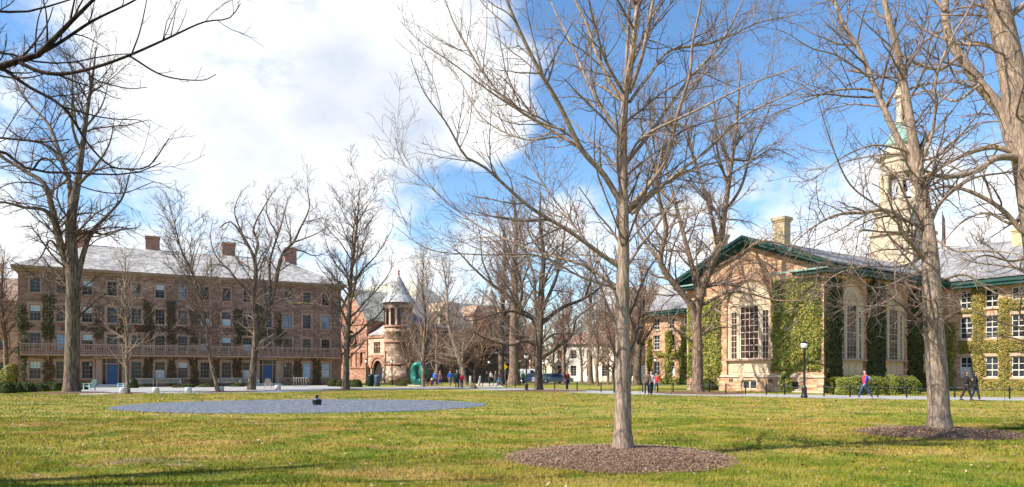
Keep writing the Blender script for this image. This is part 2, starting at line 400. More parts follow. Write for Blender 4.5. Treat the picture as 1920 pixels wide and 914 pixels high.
me = bpy.data.meshes.new('ground'); S = 700
gx = [-S, -60, -20, 20, 60, S]; gy = [-60, 0, 30, 60, 120, S]
me.from_pydata([(x, y, 0) for y in gy for x in gx], [], [(j*6+i, j*6+i+1, (j+1)*6+i+1, (j+1)*6+i) for j in range(5) for i in range(5)]); me.update()
tag(link('ground', me, M['lawn']), 'wide lawn of patchy green and straw coloured grass', 'lawn', None, 'structure')
GC = (-10.0, 33.6); GR = (8.75, 7.0)
ell = [(GC[0]+GR[0]*math.cos(a)*(1+.012*math.sin(5*a)), GC[1]+GR[1]*math.sin(a)*(1+.012*math.cos(7*a))) for a in np.linspace(0, 2*math.pi, 80, endpoint=False)]
flat_poly('gravel_circle', ell, .012, M['gravel'], 'large round bed of blue grey gravel in the lawn', 'gravel bed')
NEAR = [(-30.2,48.4),(-28.0,51.4),(-22.7,52.7),(-18.5,54.7),(-16.2,58.6),(-12.7,63.4),(-6.4,64.4),(1.36,58.9),(7.0,50.7),(10.7,47.8),(15.3,45.2),(20.1,41.2),(28.2,38.6),(40,34)]
FAR = [(-43.9,70.5),(-20.2,83.6),(-17.0,73.5),(-7.6,75.6),(1.6,69.3),(8.2,59.4),(12.5,55.4),(17.8,51.2),(22.5,47.6),(32.3,43.0),(46,39)]
PATH = NEAR+FAR[::-1]
flat_poly('path', PATH, .008, M['path'], 'pale grey paved path crossing behind the lawn', 'path')
BR = [(-4.7,76.4),(-.85,72.5),(-2.0,101),(-4.6,101)]
flat_poly('side_path', BR, .004, M['path_tan'], 'pale tan side path leading back from the main path', 'path')
flat_poly('road', [(-8,101.5),(40,88),(41,94),(-8,108)], .004, simple('asphalt', (.06,.06,.062), .9, .1, 1.0), 'dark asphalt drive with parked cars', 'road')

MULCH = [(2.0, 12.85, 2.05, 2.0, .17), (11.05, 18.0, 1.95, 1.8, .14), (14.2, 52.8, 3.6, 4.2, .12), (2.6, 58.6, 4.2, 3.2, .10), (-33.6, 53.0, 2.9, 2.6, .10), (-22.9, 55.6, 2.6, 1.8, .06), (-15.4, 62.6, 2.0, 1.4, .05), (-6.2, 65.2, 1.6, 1.2, .04), (38.0, 47.6, 3.2, 1.6, .05), (-28.9, 52.2, 1.5, 1.2, .05)]
def mulch_z(x, y):
    z = 0.0
    for cx, cy, rx, ry, h in MULCH:
        r = math.hypot((x-cx)/rx, (y-cy)/ry)
        if r < 1: z = max(z, h*(1-r*r))
    return z
mlab = ['low mound of brown bark mulch round the nearest tree', 'flat brown mulch ring round the right forked tree', 'wide mulch ring under the tree before the gabled wing', 'wide mulch ring under the broad spreading tree', 'mulch patch at the foot of the tall left tree', 'mulch patch under the leaning tree', 'mulch patch under the oval crowned tree', 'small bare patch beside the far path', 'brown earth bed below the ivy walls', 'mulch patch at the small pale tree']
for (cx, cy, rx, ry, h), lb in zip(MULCH, mlab):
    mb = MB(); K, L = 48, 7; vs = []; fs = []; rs = random.Random(int(cx*10+cy))
    ph = [rs.uniform(0, 6) for _ in range(4)]
    for k in range(L+1):
        for i in range(K):
            a = 2*math.pi*i/K; r = k/L*(1+.045*math.sin(3*a+ph[0])+.03*math.sin(7*a+ph[1])+.02*math.sin(13*a+ph[2])); q = k/L
            vs.append((cx+rx*r*math.cos(a), cy+ry*r*math.sin(a), .014+h*(1-q*q)-(.03 if k == L else 0)))
    for k in range(L):
        for i in range(K):
            j = (i+1) % K; fs.append((k*K+i, k*K+j, (k+1)*K+j, (k+1)*K+i))
    mb.smooth = True; mb.add(vs, fs); mb.fix = False
    tag(mb.build('mulch_bed', M['mulch']), lb, 'mulch', None, 'structure')
rng = np.random.default_rng(4)
def chips(cx, cy, rx, ry, h, num, size):
    a = rng.uniform(0, 2*np.pi, num); r = np.sqrt(rng.uniform(0, 1, num))*1.03
    x = cx+rx*r*np.cos(a); y = cy+ry*r*np.sin(a); z = .02+h*np.clip(1-r*r, 0, 1)+rng.uniform(0, .02, num)
    th = rng.uniform(0, 2*np.pi, num); l = size*rng.uniform(.5, 1.6, num); w = l*rng.uniform(.2, .5, num); tl = rng.normal(0, .3, (num, 2))
    d = np.stack([np.cos(th), np.sin(th), tl[:, 0]], 1)*l[:, None]; e = np.stack([-np.sin(th), np.cos(th), tl[:, 1]], 1)*w[:, None]
    c = np.stack([x, y, z], 1); V = np.stack([c-d-e, c+d-e, c+d+e, c-d+e], 1).reshape(-1, 3)
    return V
V = np.concatenate([chips(*MULCH[0], 42000, .0105), chips(*MULCH[1], 14000, .014), chips(MULCH[0][0], MULCH[0][1], 2.3, 2.25, .15, 2500, .014), chips(MULCH[1][0], MULCH[1][1], 2.2, 2.0, .12, 1200, .016)])
tag(link('wood_chips', np_mesh('wood_chips', V, [np.arange(len(V)).reshape(-1, 4)]), M['chip']), 'loose brown wood chips lying on the two nearest mulch rings', 'wood chips', None, 'stuff')

# grass blades, everywhere on the near lawn but the beds and paths
def in_poly(x, y, poly):
    ins = np.zeros(len(x), bool); j = len(poly)-1
    for i in range(len(poly)):
        xi, yi = poly[i][:2]; xj, yj = poly[j][:2]
        c = ((yi > y) != (yj > y)) & (x < (xj-xi)*(y-yi)/(yj-yi+1e-12)+xi); ins ^= c; j = i
    return ins
def grass_zone(d0, d1, num, hgt, wid):
    d = np.sqrt(rng.uniform(d0*d0, d1*d1, num)); x = d*rng.uniform(-.98, .98, num)
    ok = ((x-GC[0])/GR[0])**2+((d-GC[1])/GR[1])**2 > rng.uniform(.985, 1.01, num)
    for cx, cy, rx, ry, h in MULCH: ok &= ((x-cx)/rx)**2+((d-cy)/ry)**2 > rng.uniform(.80, 1.0, num)
    ok &= ~in_poly(x, d, PATH)
    # thin patches: clumped density
    cl = np.sin(x*2.3+1.3*np.sin(d*1.7))*np.sin(d*2.9+1.1*np.sin(x*1.9))
    ok &= rng.uniform(0, 1, num) < .72+.28*cl
    x, d = x[ok], d[ok]; k = len(x)
    th = rng.uniform(0, 2*np.pi, k); h = hgt*rng.uniform(.45, 1.25, k)*(1+.35*cl[ok]); w = wid*rng.uniform(.7, 1.4, k)
    ln = rng.normal(0, .55, (k, 2))*h[:, None]
    a = np.stack([x-np.cos(th)*w, d-np.sin(th)*w, np.zeros(k)], 1); b = np.stack([x+np.cos(th)*w, d+np.sin(th)*w, np.zeros(k)], 1)
    c = np.stack([x+ln[:, 0], d+ln[:, 1], h], 1)
    return np.stack([a, b, c], 1).reshape(-1, 3)
V = np.concatenate([grass_zone(5.5, 13, 320000, .045, .0045), grass_zone(13, 24, 320000, .05, .007), grass_zone(24, 58, 290000, .055, .013)])
tag(link('grass', np_mesh('grass', V, [np.arange(len(V)).reshape(-1, 3)]), M['grass']), 'short spring grass blades covering the lawn', 'grass', None, 'stuff')

k = 9000; d = np.sqrt(rng.uniform(49, 50*50, k)); x = d*rng.uniform(-.8, .8, k); th = rng.uniform(0, 6.28, k); s = rng.uniform(.012, .034, k)*(1+d/40)
ok = (((x-GC[0])/GR[0])**2+((d-GC[1])/GR[1])**2 > 1.02) & ~in_poly(x, d, PATH); x, d, th, s = x[ok], d[ok], th[ok], s[ok]; k = len(x)
u = np.stack([np.cos(th), np.sin(th), rng.normal(0, .35, k)], 1)*s[:, None]; w = np.stack([-np.sin(th), np.cos(th), rng.normal(0, .35, k)], 1)*(s*rng.uniform(.25, .7, k))[:, None]; c_ = np.stack([x, d, rng.uniform(.035, .06, k)], 1)
V = np.stack([c_-u, c_-w, c_+u, c_+w], 1).reshape(-1, 3)
tag(link('leaf_litter', np_mesh('leaf_litter', V, [np.arange(len(V)).reshape(-1, 4)]), twig('litter', (.14,.08,.045), (.42,.30,.19))), 'scattered dry leaf and twig bits lying in the lawn', 'leaf litter', None, 'stuff')
# ------------------------------------------------------------------ wall building
def wall(mb, x0, x1, z0, z1, ops=(), arches=(), dep_=.25, segs=16):
    """wall in the plane y=0 facing -y with real openings; ops (xa,xb,za,zb), arches (cx,w,za,zspring)"""
    holes = list(ops)+[(c-w/2, c+w/2, a, s+w/2) for c, w, a, s in arches]
    xs = sorted({x0, x1, *[h[0] for h in holes], *[h[1] for h in holes]}); zs = sorted({z0, z1, *[h[2] for h in holes], *[h[3] for h in holes]})
    xs = [x for x in xs if x0 <= x <= x1]; zs = [z for z in zs if z0 <= z <= z1]
    for i in range(len(xs)-1):
        for j in range(len(zs)-1):
            cx, cz = (xs[i]+xs[i+1])/2, (zs[j]+zs[j+1])/2
            if any(h[0] < cx < h[1] and h[2] < cz < h[3] for h in holes): continue
            mb.quad((xs[i],0,zs[j]), (xs[i+1],0,zs[j]), (xs[i+1],0,zs[j+1]), (xs[i],0,zs[j+1]))
    D = dep_
    for a, b, c, d in ops:
        mb.quad((a,0,c), (a,0,d), (a,D,d), (a,D,c)); mb.quad((b,0,c), (b,D,c), (b,D,d), (b,0,d))
        mb.quad((a,0,d), (b,0,d), (b,D,d), (a,D,d)); mb.quad((a,0,c), (a,D,c), (b,D,c), (b,0,c))
    for cx, w, za, sp in arches:
        r = w/2; a, b, t = cx-r, cx+r, sp+r
        mb.quad((a,0,za), (a,0,sp), (a,D,sp), (a,D,za)); mb.quad((b,0,za), (b,D,za), (b,D,sp), (b,0,sp)); mb.quad((a,0,za), (a,D,za), (b,D,za), (b,0,za))
        pr = None
        for k in range(segs+1):
            th = math.pi*(1-k/segs); p = (cx+r*math.cos(th), sp+r*math.sin(th))
            if pr:
                mb.quad((pr[0],0,pr[1]), (p[0],0,p[1]), (p[0],0,t), (pr[0],0,t)); mb.quad((pr[0],0,pr[1]), (pr[0],D,pr[1]), (p[0],D,p[1]), (p[0],0,p[1]))
            pr = p
def arch_ring(mb, cx, sp, r0, r1, y0, y1, segs=18, a0=0.0, a1=math.pi):
    pr = None
    for k in range(segs+1):
        th = a0+(a1-a0)*k/segs; c, s = math.cos(th), math.sin(th)
        q = [(cx+r0*c, y0, sp+r0*s), (cx+r1*c, y0, sp+r1*s), (cx+r1*c, y1, sp+r1*s), (cx+r0*c, y1, sp+r0*s)]
        if pr:
            mb.add(pr+q, [(0,1,5,4), (1,2,6,5), (2,3,7,6), (3,0,4,7)])
        pr = q
def side(x, y, rz):  # local wall frame -> building frame
    return Matrix.Translation((x, y, 0)) @ Matrix.Rotation(rz, 4, 'Z')
WIN = {}
def window(parent, cx, z0, w, h, cols, rows, frame, pane, y=.14, rz=0.0, org=(0, 0), blind=0.0, bar=.024, fr=.05, sur=None, smat='granite', pane_parent=None, name='window'):
    """sash window: bars and frame as 'window', glass as child 'pane', optional 'blind'"""
    key = (round(w, 3), round(h, 3), cols, rows, frame, bar, fr)
    if key not in WIN:
        mb = MB(); a, b = -w/2, w/2
        mb.box(a, a+fr, 0, .07, 0, h); mb.box(b-fr, b, 0, .07, 0, h); mb.box(a+fr, b-fr, 0, .07, 0, fr); mb.box(a+fr, b-fr, 0, .07, h-fr, h)
        iw, ih = w-2*fr, h-2*fr
        for i in range(1, cols): x = a+fr+iw*i/cols; mb.box(x-bar/2, x+bar/2, .012, .052, fr, h-fr)
        for j in range(1, rows):
            z = fr+ih*j/rows; t = bar*(1.7 if j == rows//2 else 1)
            for i in range(cols): mb.box(a+fr+iw*i/cols+bar/2*(i > 0), a+fr+iw*(i+1)/cols-bar/2*(i < cols-1), .010, .055, z-t/2, z+t/2)
        f = mb.mesh('window'); f.materials.append(M[frame])
        pb = MB(); pb.box(a+fr*.6, b-fr*.6, .03, .05, fr*.6, h-fr*.6); WIN[key] = (f, pb.mesh('pane'))
    f, p = WIN[key]
    mm = Matrix.Translation((org[0], org[1], 0)) @ Matrix.Rotation(rz, 4, 'Z') @ Matrix.Translation((cx, y, z0))
    o = bpy.data.objects.new(name, f); COL.objects.link(o); o.parent = parent; o.matrix_local = mm
    q = bpy.data.objects.new('pane', p); COL.objects.link(q); q.parent = o if pane_parent is None else pane_parent
    if pane_parent is not None: q.matrix_local = mm
    if not p.materials: p.materials.append(None)
    q.material_slots[0].link = 'OBJECT'; q.material_slots[0].material = M[pane]
    if sur:
        for nm, bx in sur:
            ks = (nm, key, tuple(bx), smat)
            if ks not in WIN:
                b3 = MB()
                for x in bx: b3.box(*x)
                WIN[ks] = b3.mesh(nm); WIN[ks].materials.append(M[smat])
            s3 = bpy.data.objects.new(nm, WIN[ks]); COL.objects.link(s3); s3.parent = o; s3.location = (0, -y, 0)
    if blind:
        kb = ('blind', key, round(blind, 2))
        if kb not in WIN:
            bb = MB(); bb.box(-w/2+fr, w/2-fr, .018, .028, fr, fr+(h-2*fr)*blind) if blind > 0 else bb.box(-w/2+fr, w/2-fr, .018, .028, h-fr+(h-2*fr)*blind, h-fr)
            bm_ = bb.mesh('blind'); bm_.materials.append(M['blind']); WIN[kb] = bm_
        b2 = bpy.data.objects.new('blind', WIN[kb]); COL.objects.link(b2); b2.parent = o
    return o

def leaf_mesh(name, Pn, Nn, size, mat, rg):
    k = len(Pn)
    nn = Nn+rg.normal(0, .55, (k, 3)); nn /= np.linalg.norm(nn, axis=1)[:, None]
    a = rg.normal(0, 1, (k, 3)); u = np.cross(nn, a); u /= np.linalg.norm(u, axis=1)[:, None]+1e-9; w = np.cross(nn, u)
    s = (size*rg.uniform(.6, 1.3, k))[:, None]
    V = np.stack([Pn-u*s*.5, Pn-w*s*.42, Pn+u*s*.55, Pn+w*s*.42], 1).reshape(-1, 3)
    o = Pn.mean(0); o[2] = Pn[:, 2].min()
    me = np_mesh(name, V-o, [np.arange(4*k).reshape(-1, 4)])
    return link(name, me, mat, None, tuple(o))
IVR = np.random.default_rng(77)
_G = IVR.uniform(0, 1, (64, 64))
def vnoise(x, y):
    i, j = np.floor(x).astype(int), np.floor(y).astype(int); u, v = x-i, y-j; u = u*u*(3-2*u); v = v*v*(3-2*v); g = lambda a, b: _G[a % 64, b % 64]
    return (g(i, j)*(1-u)+g(i+1, j)*u)*(1-v)+(g(i, j+1)*(1-u)+g(i+1, j+1)*u)*v
def ivy(root, rects, mat, label, dens=230, size=.15, rz=0.0, org=(0, 0), thick=.28, cat='ivy', name='climbing_ivy', group=None, wob=.35, avoid=()):
    """leaves hugging a wall: rects (x0,x1,z0,z1) in the wall frame, outline broken up by waves"""
    out = []
    for x0, x1, z0, z1 in rects:
        k = int((x1-x0+2*wob*.5)*(z1-z0+wob)*dens)
        x = IVR.uniform(x0-wob, x1+wob, k); z = IVR.uniform(max(.05, z0-wob), z1+wob, k); s = IVR.uniform(0, 99)
        nz = (vnoise(x*1.1+s, z*1.1)+.6*vnoise(x*2.7, z*2.7+s)+.35*vnoise(x*6+s, z*6))/1.95-.5
        e = np.minimum(np.minimum(x-(x0-wob), (x1+wob)-x), np.minimum((z-z0+.1)+9*(z0 < .4), (z1+wob)-z))-wob*1.0+wob*2.6*nz
        ok = e > IVR.uniform(-.06, .12, k)
        for xa, xb, za, zb in avoid: ok &= ~((x > xa) & (x < xb) & (z > za) & (z < zb))
        x, z, e = x[ok], z[ok], e[ok]
        b = thick*np.clip(e/.25, .15, 1)*(.55+.35*vnoise(x*2.2+s, z*2.2)+.35*vnoise(x*6+s, z*5))
        y = -(.03+np.abs(b)*IVR.uniform(.35, 1.0, len(x)))
        out.append(np.stack([x, y, z], 1))
    L = np.concatenate(out)
    mm = np.array(Matrix.Translation(root.location) @ Matrix.Rotation(root.rotation_euler.z, 4, 'Z') @ Matrix.Translation((org[0], org[1], 0)) @ Matrix.Rotation(rz, 4, 'Z'))
    Wp = L @ mm[:3, :3].T + mm[:3, 3]; nv = mm[:3, :3] @ np.array([0, -1, .35])
    o = leaf_mesh(name, Wp, np.tile(nv, (len(Wp), 1)), size, M[mat], IVR)
    return tag(o, label, cat, group)
rnd = random.Random(12)

# ------------------------------------------------------------------ long brown stone hall (left)
LH = 32.9; HD = 11.5
hall = empty('stone_hall', (-49.9, 70, 0), math.atan2(.49, .872), 'long four storey brown stone hall with a balcony rail, hipped roof and brick chimneys', 'building')
bays = [1.45+2.272*i for i in range(14)]; doors = (3, 10)
ROWS = [(.92, 2.72, .98, 'g'), (4.0, 5.6, .98, 'b'), (6.85, 8.5, .95, 'c'), (9.75, 11.25, .9, 'd')]
ops = []
for k, (za, zb, w, t) in enumerate(ROWS):
    for i, b in enumerate(bays):
        if k == 0 and i in doors: ops.append((b-.95, b+.95, .28, 3.0))
        else: ops.append((b-w/2, b+w/2, za, zb))
mb = MB(); wall(mb, 0, LH, 0, 12.0, ops, dep_=.22)
mb.quad((0,0,0), (0,HD,0), (0,HD,12), (0,0,12)); mb.quad((LH,0,0), (LH,HD,0), (LH,HD,12), (LH,0,12)); mb.quad((0,HD,0), (LH,HD,0), (LH,HD,12), (0,HD,12))
mb.build('wall', M['hall_stone'], hall)
mb = MB(); mb.box(.3, LH-.3, .36, .4, 0, 11.9); mb.build('dark_interior', M['dark_room'], hall)
mb = MB(); mb.box(-.25, LH+.25, -.25, HD+.25, 11.85, 12.1); mb.box(-.55, LH+.55, -.55, HD+.55, 12.103, 12.38); mb.build('cornice', M['brown_trim'], hall)
mb = MB(); e = .6; rz = 15.9; zb = 12.384
A = [(-e,-e,zb), (LH+e,-e,zb), (LH+e,HD+e,zb), (-e,HD+e,zb), (6.2,HD/2,rz), (LH-6.2,HD/2,rz)]
mb.add(A, [(0,1,5,4), (1,2,5), (2,3,4,5), (3,0,4), (3,2,1,0)]); roof = mb.build('roof', M['pale_slate'], hall)
for s in (5.2, 12.3, 20.6, 28.0):
    mb = MB(); y = 6.3; mb.box(s-.74, s+.74, y-.56, y+.56, 12.5, 17.2); mb.box(s-.81, s+.81, y-.63, y+.63, 17.203, 17.5); ch = mb.build('chimney', M['brick'], hall)
    mb = MB(); zf = 15.72 if 6 < s < 26 else 15.2; mb.box(s-.9, s+.9, y-.75, y+.75, zf-.6, zf); mb.build('flashing', M['verdigris'], ch)
# balcony
mb = MB(); mb.box(.25, LH-.25, -1.0, -.003, 3.28, 3.46); mb.build('balcony', M['hall_trim'], hall)
mb = MB(); mb.box(.3, LH-.3, -.96, -.88, 4.42, 4.52); mb.box(.3, LH-.3, -.95, -.89, 3.55, 3.61)
x = .3
while x < LH-.3:
    mb.box(x, x+.10, -.96, -.88, 3.463, 4.60); x += 1.08
    for q in range(4):                       # turned openwork between the posts
        xa = x-1.08+.16+q*.235
        if xa < LH-.6:
            c = xa+.1
            mb.add([(xa,-.935,3.61), (xa+.05,-.935,3.61), (c+.025,-.935,4.02), (c-.025,-.935,4.02), (xa,-.935,4.42), (xa+.05,-.935,4.42)], [(0,1,2,3), (3,2,5,4)])
            mb.add([(xa+.2,-.925,3.61), (xa+.15,-.925,3.61), (c-.025,-.925,4.02), (c+.025,-.925,4.02), (xa+.2,-.925,4.42), (xa+.15,-.925,4.42)], [(0,1,2,3), (3,2,5,4)])
mb.build('balcony_rail', M['hall_trim'], hall)
mb = MB(); mb.prism([(-.75, 3.275), (-.003, 3.275), (-.003, 2.8)], 'x', -.07, .07); bkm = mb.mesh('bracket')
for s in bays[:-1]: link('bracket', bkm, M['brown_trim'], hall, (s+1.136, 0, 0))
# stone surrounds and sashes
for k, (za, zb_, w, t) in enumerate(ROWS):
    for i, b in enumerate(bays):
        if k == 0 and i in doors: continue
        q = .24 if k < 3 else .12; h = zb_-za; a = w/2
        sur = [('surround', ((-a-q, -a-.004, -.05, .05, 0, h+q), (a+.004, a+q, -.05, .05, 0, h+q), (-a-.004, a+.004, -.052, .05, h+.004, h+q+.03))), ('sill', ((-a-q-.06, a+q+.06, -.11, .05, -.14, -.004),))]
        pn = 'glass_sky' if rnd.random() < .13 else 'glass'
        bl = rnd.choice([0, 0, .5, .5, -.35]) if k == 0 and i > 4 else rnd.choice([0, 0, 0, 0, .5, -.4])
        window(hall, b, za, w, h, 3 if k < 3 else 2, 4, 'hall_trim', pn, .1, blind=bl, sur=sur, smat='hall_trim')
for di in doors:
    b = bays[di]; mb = MB()
    mb.box(b-1.5, b-.954, -.16, .05, .02, 3.0); mb.box(b+.954, b+1.5, -.16, .05, .02, 3.0); mb.box(b-1.5, b+1.5, -.16, .05, 3.004, 3.27); mb.box(b-1.75, b+1.75, -.35, .05, 3.02, 3.24)
    ds = mb.build('door_surround', M['hall_trim'], hall)
    mb = MB(); mb.box(b-.52, b+.52, .1, .16, .30, 2.42)
    for u in (-.36, .06):
        for z0, z1 in ((.45, 1.1), (1.2, 1.75), (1.85, 2.3)): mb.box(b+u, b+u+.3, .088, .098, z0, z1)
    d = mb.build('door', M['blue_door'], hall)
    mb = MB(); mb.tube([(b+.43, .1, 1.3), (b+.43, .04, 1.3)], .03, 8); mb.build('handle', M['chrome'], d)
    mb = MB()
    for u in (-.95, -.6, .52, .87): mb.box(b+u, b+u+.08, .06, .18, .29, 2.99)
    mb.box(b-.87, b+.87, .065, .175, 2.43, 2.53)
    for u in (-.45, -.15, .15, .45): mb.box(b+u-.015, b+u+.015, .09, .15, 2.533, 2.98)
    fr_ = mb.build('door_frame', M['hall_trim'], hall)
    mb = MB(); mb.box(b-.87, b-.6, .12, .14, .5, 2.43); mb.box(b+.6, b+.87, .12, .14, .5, 2.43); mb.box(b-.87, b+.87, .12, .14, 2.532, 2.99); mb.build('pane', M['glass'], fr_)
    mb = MB(); mb.box(b-1.6, b+1.6, -1.0, -.17, 0, .16); mb.box(b-1.35, b+1.35, -.66, .05, .163, .29); mb.build('doorstep', M['pale_stone'], hall)
for s in (bays[3]-1.95, bays[10]+1.95):
    mb = MB(); mb.tube([(s, 0, 2.75), (s, -.25, 2.78), (s, -.3, 2.62)], .02, 6); mb.lathe([(.02, 2.62), (.11, 2.55), (.13, 2.28), (.08, 2.2)], 6, (s, -.3), False); mb.build('wall_lantern', M['verdigris'], hall)
for s in (2.62, 26.6):
    mb = MB(); mb.tube([(s, -.1, .05), (s, -.1, 11.7)], .05, 8); mb.box(s-.18, s+.18, -.2, -.02, 10.9, 11.3); mb.build('downpipe', M['brown_trim'], hall)
OPEN = [(p-.06, q+.06, r-.1, t+.1) for p, q, r, t in ops]
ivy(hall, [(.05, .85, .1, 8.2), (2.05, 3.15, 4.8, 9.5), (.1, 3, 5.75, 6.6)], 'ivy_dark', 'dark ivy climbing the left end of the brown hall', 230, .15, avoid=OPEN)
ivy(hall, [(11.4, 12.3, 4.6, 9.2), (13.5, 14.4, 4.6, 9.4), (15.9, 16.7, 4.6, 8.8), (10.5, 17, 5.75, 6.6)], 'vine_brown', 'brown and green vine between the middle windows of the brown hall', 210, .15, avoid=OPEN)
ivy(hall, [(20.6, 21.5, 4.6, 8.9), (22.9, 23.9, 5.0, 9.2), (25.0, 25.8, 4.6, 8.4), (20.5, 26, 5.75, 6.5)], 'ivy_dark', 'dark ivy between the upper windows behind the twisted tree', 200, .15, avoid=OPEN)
ivy(hall, [(bays[i]+1.136-.52, bays[i]+1.136+.52, .2, 3.15) for i in (0, 1, 4, 5, 6, 7, 8, 11, 12)], 'vine_brown', 'brown vine between the ground floor windows under the balcony', 240, .14, avoid=OPEN)
ivy(hall, [(3.6, 4.6, 5.6, 6.7), (8.7, 9.8, 4.7, 9.2), (6.4, 7.5, 4.8, 8.6), (4, 10, 5.75, 6.5)], 'vine_brown', 'thin brown vine behind the small pale tree on the hall', 170, .14, avoid=OPEN)
ivy(hall, [(10.4, 26.5, 4.7, 8.9)], 'vine_brown', 'thin brown winter vine spread over the middle storeys of the brown hall', 34, .15, thick=.12, avoid=OPEN)

# ------------------------------------------------------------------ Nassau style building (right)
nas = empty('gabled_hall', (15.9, 63.0, 0), math.atan2(-.826, .563), 'tan sandstone hall with a gabled wing, tall arched windows, green eaves and white cupola', 'building')
WW, WD, EZ, AZ = 13.3, 18.9, 9.75, 12.35; cxw = WW/2
st = MB()
BW = [(cxw+6.6-4.05-1.0, ), ]
wc = WW-6.75                                    # centre of the big window (from the left corner)
st_ops = [(wc+dx-.75, wc+dx+.75, .15, .95) for dx in (.1, 3.95, -3.9)]
wall(st, 0, WW, .0, EZ, st_ops, [(wc, 4.3, 1.35, 7.15)], .32)
st.add([(0,0,EZ), (WW,0,EZ), (cxw,0,AZ)], [(0,1,2)])
arx = [4.15, 10.5, 16.9]
st.M = side(WW, 0, R(90)); wall(st, 0, WD, 0, EZ, [], [(a, 3.4, 1.35, 6.9) for a in arx], .32)
st.M = side(0, WD, R(-90)); wall(st, 0, WD, 0, EZ, [], [(WD-a, 3.4, 1.35, 6.9) for a in arx], .32)
# main block behind the wing
MX0, MX1, MD = -24.0, 34.0, 13.0
ROWN = [(1.15, 2.95), (4.5, 6.45), (7.15, 8.75)]
mxs = [1.85, 3.82, 5.78, 7.75, 9.7, 11.7]        # window axes right of the wing, metres from the junction
ops = [(WW+s-MX0-.52, WW+s-MX0+.52, a, b) for s in mxs for a, b in ROWN]+[(WW+s-MX0-.5, WW+s-MX0+.5, .05, .55) for s in mxs[1:4]]
lxs = [-22.0+i*2.6 for i in range(9)]
ops += [(x-MX0-.55, x-MX0+.55, a, b) for x in lxs for a, b in ROWN]
st.M = side(MX0, WD, 0); wall(st, 0, MX1-MX0, 0, EZ, ops, (), .25)
st.M = Matrix.Identity(4)
st.quad((MX0,WD,0), (MX0,WD+MD,0), (MX0,WD+MD,EZ), (MX0,WD,EZ)); st.quad((MX1,WD,0), (MX1,WD+MD,0), (MX1,WD+MD,EZ), (MX1,WD,EZ)); st.quad((MX0,WD+MD,0), (MX1,WD+MD,0), (MX1,WD+MD,EZ), (MX0,WD+MD,EZ))
st.add([(MX0,WD,EZ), (MX0,WD+MD,EZ), (MX0,WD+MD/2,13.3)], [(0,1,2)]); st.add([(MX1,WD,EZ), (MX1,WD+MD,EZ), (MX1,WD+MD/2,13.3)], [(0,1,2)])
st.build('wall', M['nassau_stone'], nas)
mb = MB(); mb.box(.7, WW-.7, .75, .8, 0, 9.5); mb.box(.8, .85, 1, WD, 0, 9.5); mb.box(WW-.85, WW-.8, 1, WD, 0, 9.5); mb.box(MX0+.3, MX1-.3, WD+.45, WD+.5, 0, 9.6); mb.build('dark_interior', M['dark_room'], nas)
# plinth and string course
mb = MB(); mb.box(-.06, wc-2.4, -.07, -.003, 0.0, .12); mb.box(wc+2.4, WW+.06, -.07, -.003, 0, .12); mb.box(-.05, wc-2.3, -.09, -.003, 1.18, 1.36); mb.box(wc+2.3, WW+.08, -.09, -.003, 1.18, 1.36); mb.box(wc-2.3, wc+2.3, -.09, -.003, 1.18, 1.346)
mb.box(WW+.003, WW+.09, 0, WD-.1, 1.18, 1.346); mb.build('string_course', M['granite'], nas)
# roofs
def gable_roof(mb, pts):  # list of (a,b,c,d) quads with thickness
    for q in pts:
        t = [(x, y, z+.14) for x, y, z in q]; mb.add(list(q)+t, [(3,2,1,0), (4,5,6,7), (0,1,5,4), (1,2,6,5), (2,3,7,6), (3,0,4,7)])
ov = .85; sl_ = (AZ-EZ)/cxw; ez = EZ-ov*sl_+.28
mb = MB(); gable_roof(mb, [((-ov,-.8,ez), (cxw,-.8,AZ+.28), (cxw,WD+6,AZ+.28), (-ov,WD+6,ez)), ((cxw,-.8,AZ+.28), (WW+ov,-.8,ez), (WW+ov,WD+6,ez), (cxw,WD+6,AZ+.28))])
ms = (13.3-EZ)/(MD/2); mz = EZ-ov*ms+.3
gable_roof(mb, [((MX0-.4,WD-ov,mz), (MX1,WD-ov,mz), (MX1,WD+MD/2,13.6), (MX0-.4,WD+MD/2,13.6)), ((MX0-.4,WD+MD/2,13.6), (MX1,WD+MD/2,13.6), (MX1,WD+MD+ov,mz), (MX0-.4,WD+MD+ov,mz))])
mb.build('roof', M['slate'], nas)
mb = MB()
def rake(xa, za, xb, zb_, y0, y1, t):  # sloped bar on the gable
    mb.add([(xa,y0,za), (xb,y0,zb_), (xb,y1,zb_), (xa,y1,za), (xa,y0,za+t), (xb,y0,zb_+t), (xb,y1,zb_+t), (xa,y1,za+t)], [(3,2,1,0), (4,5,6,7), (0,1,5,4), (1,2,6,5), (2,3,7,6), (3,0,4,7)])
for sx in (0, 1):
    xa, xb = (-ov, cxw-.003) if not sx else (WW+ov, cxw+.003)
    rake(xa, ez-.28, xb, AZ, -.82, -.004, .275); rake(xa, ez-.02, xb, AZ+.265, -.97, -.806, .24)
    rake(xa+(.5 if not sx else -.5), ez-.33, xb, AZ-.29, -.35, -.006, .26)
for xa, xb in ((-ov, 2.1), (WW-2.1, WW+ov)):
    mb.box(xa, xb, -.83, -.008, 9.02, 9.22); mb.box(xa-.1, xb+.0, -.96, -.012, 9.223, 9.36)
mb.box(WW+.004, WW+ov+.02, .01, WD-.9, 9.05, 9.30); mb.box(WW+.006, WW+ov+.16, .015, WD-.9, 9.303, 9.52)
mb.box(-ov-.02, -.004, .01, WD-.9, 9.05, 9.30); mb.box(-ov-.16, -.006, .015, WD-.9, 9.303, 9.52)
mb.box(MX0-.3, -.9, WD-ov-.02, WD-.004, 8.95, 9.22); mb.box(MX0-.45, -1.0, WD-ov-.16, WD-.006, 9.223, 9.46)
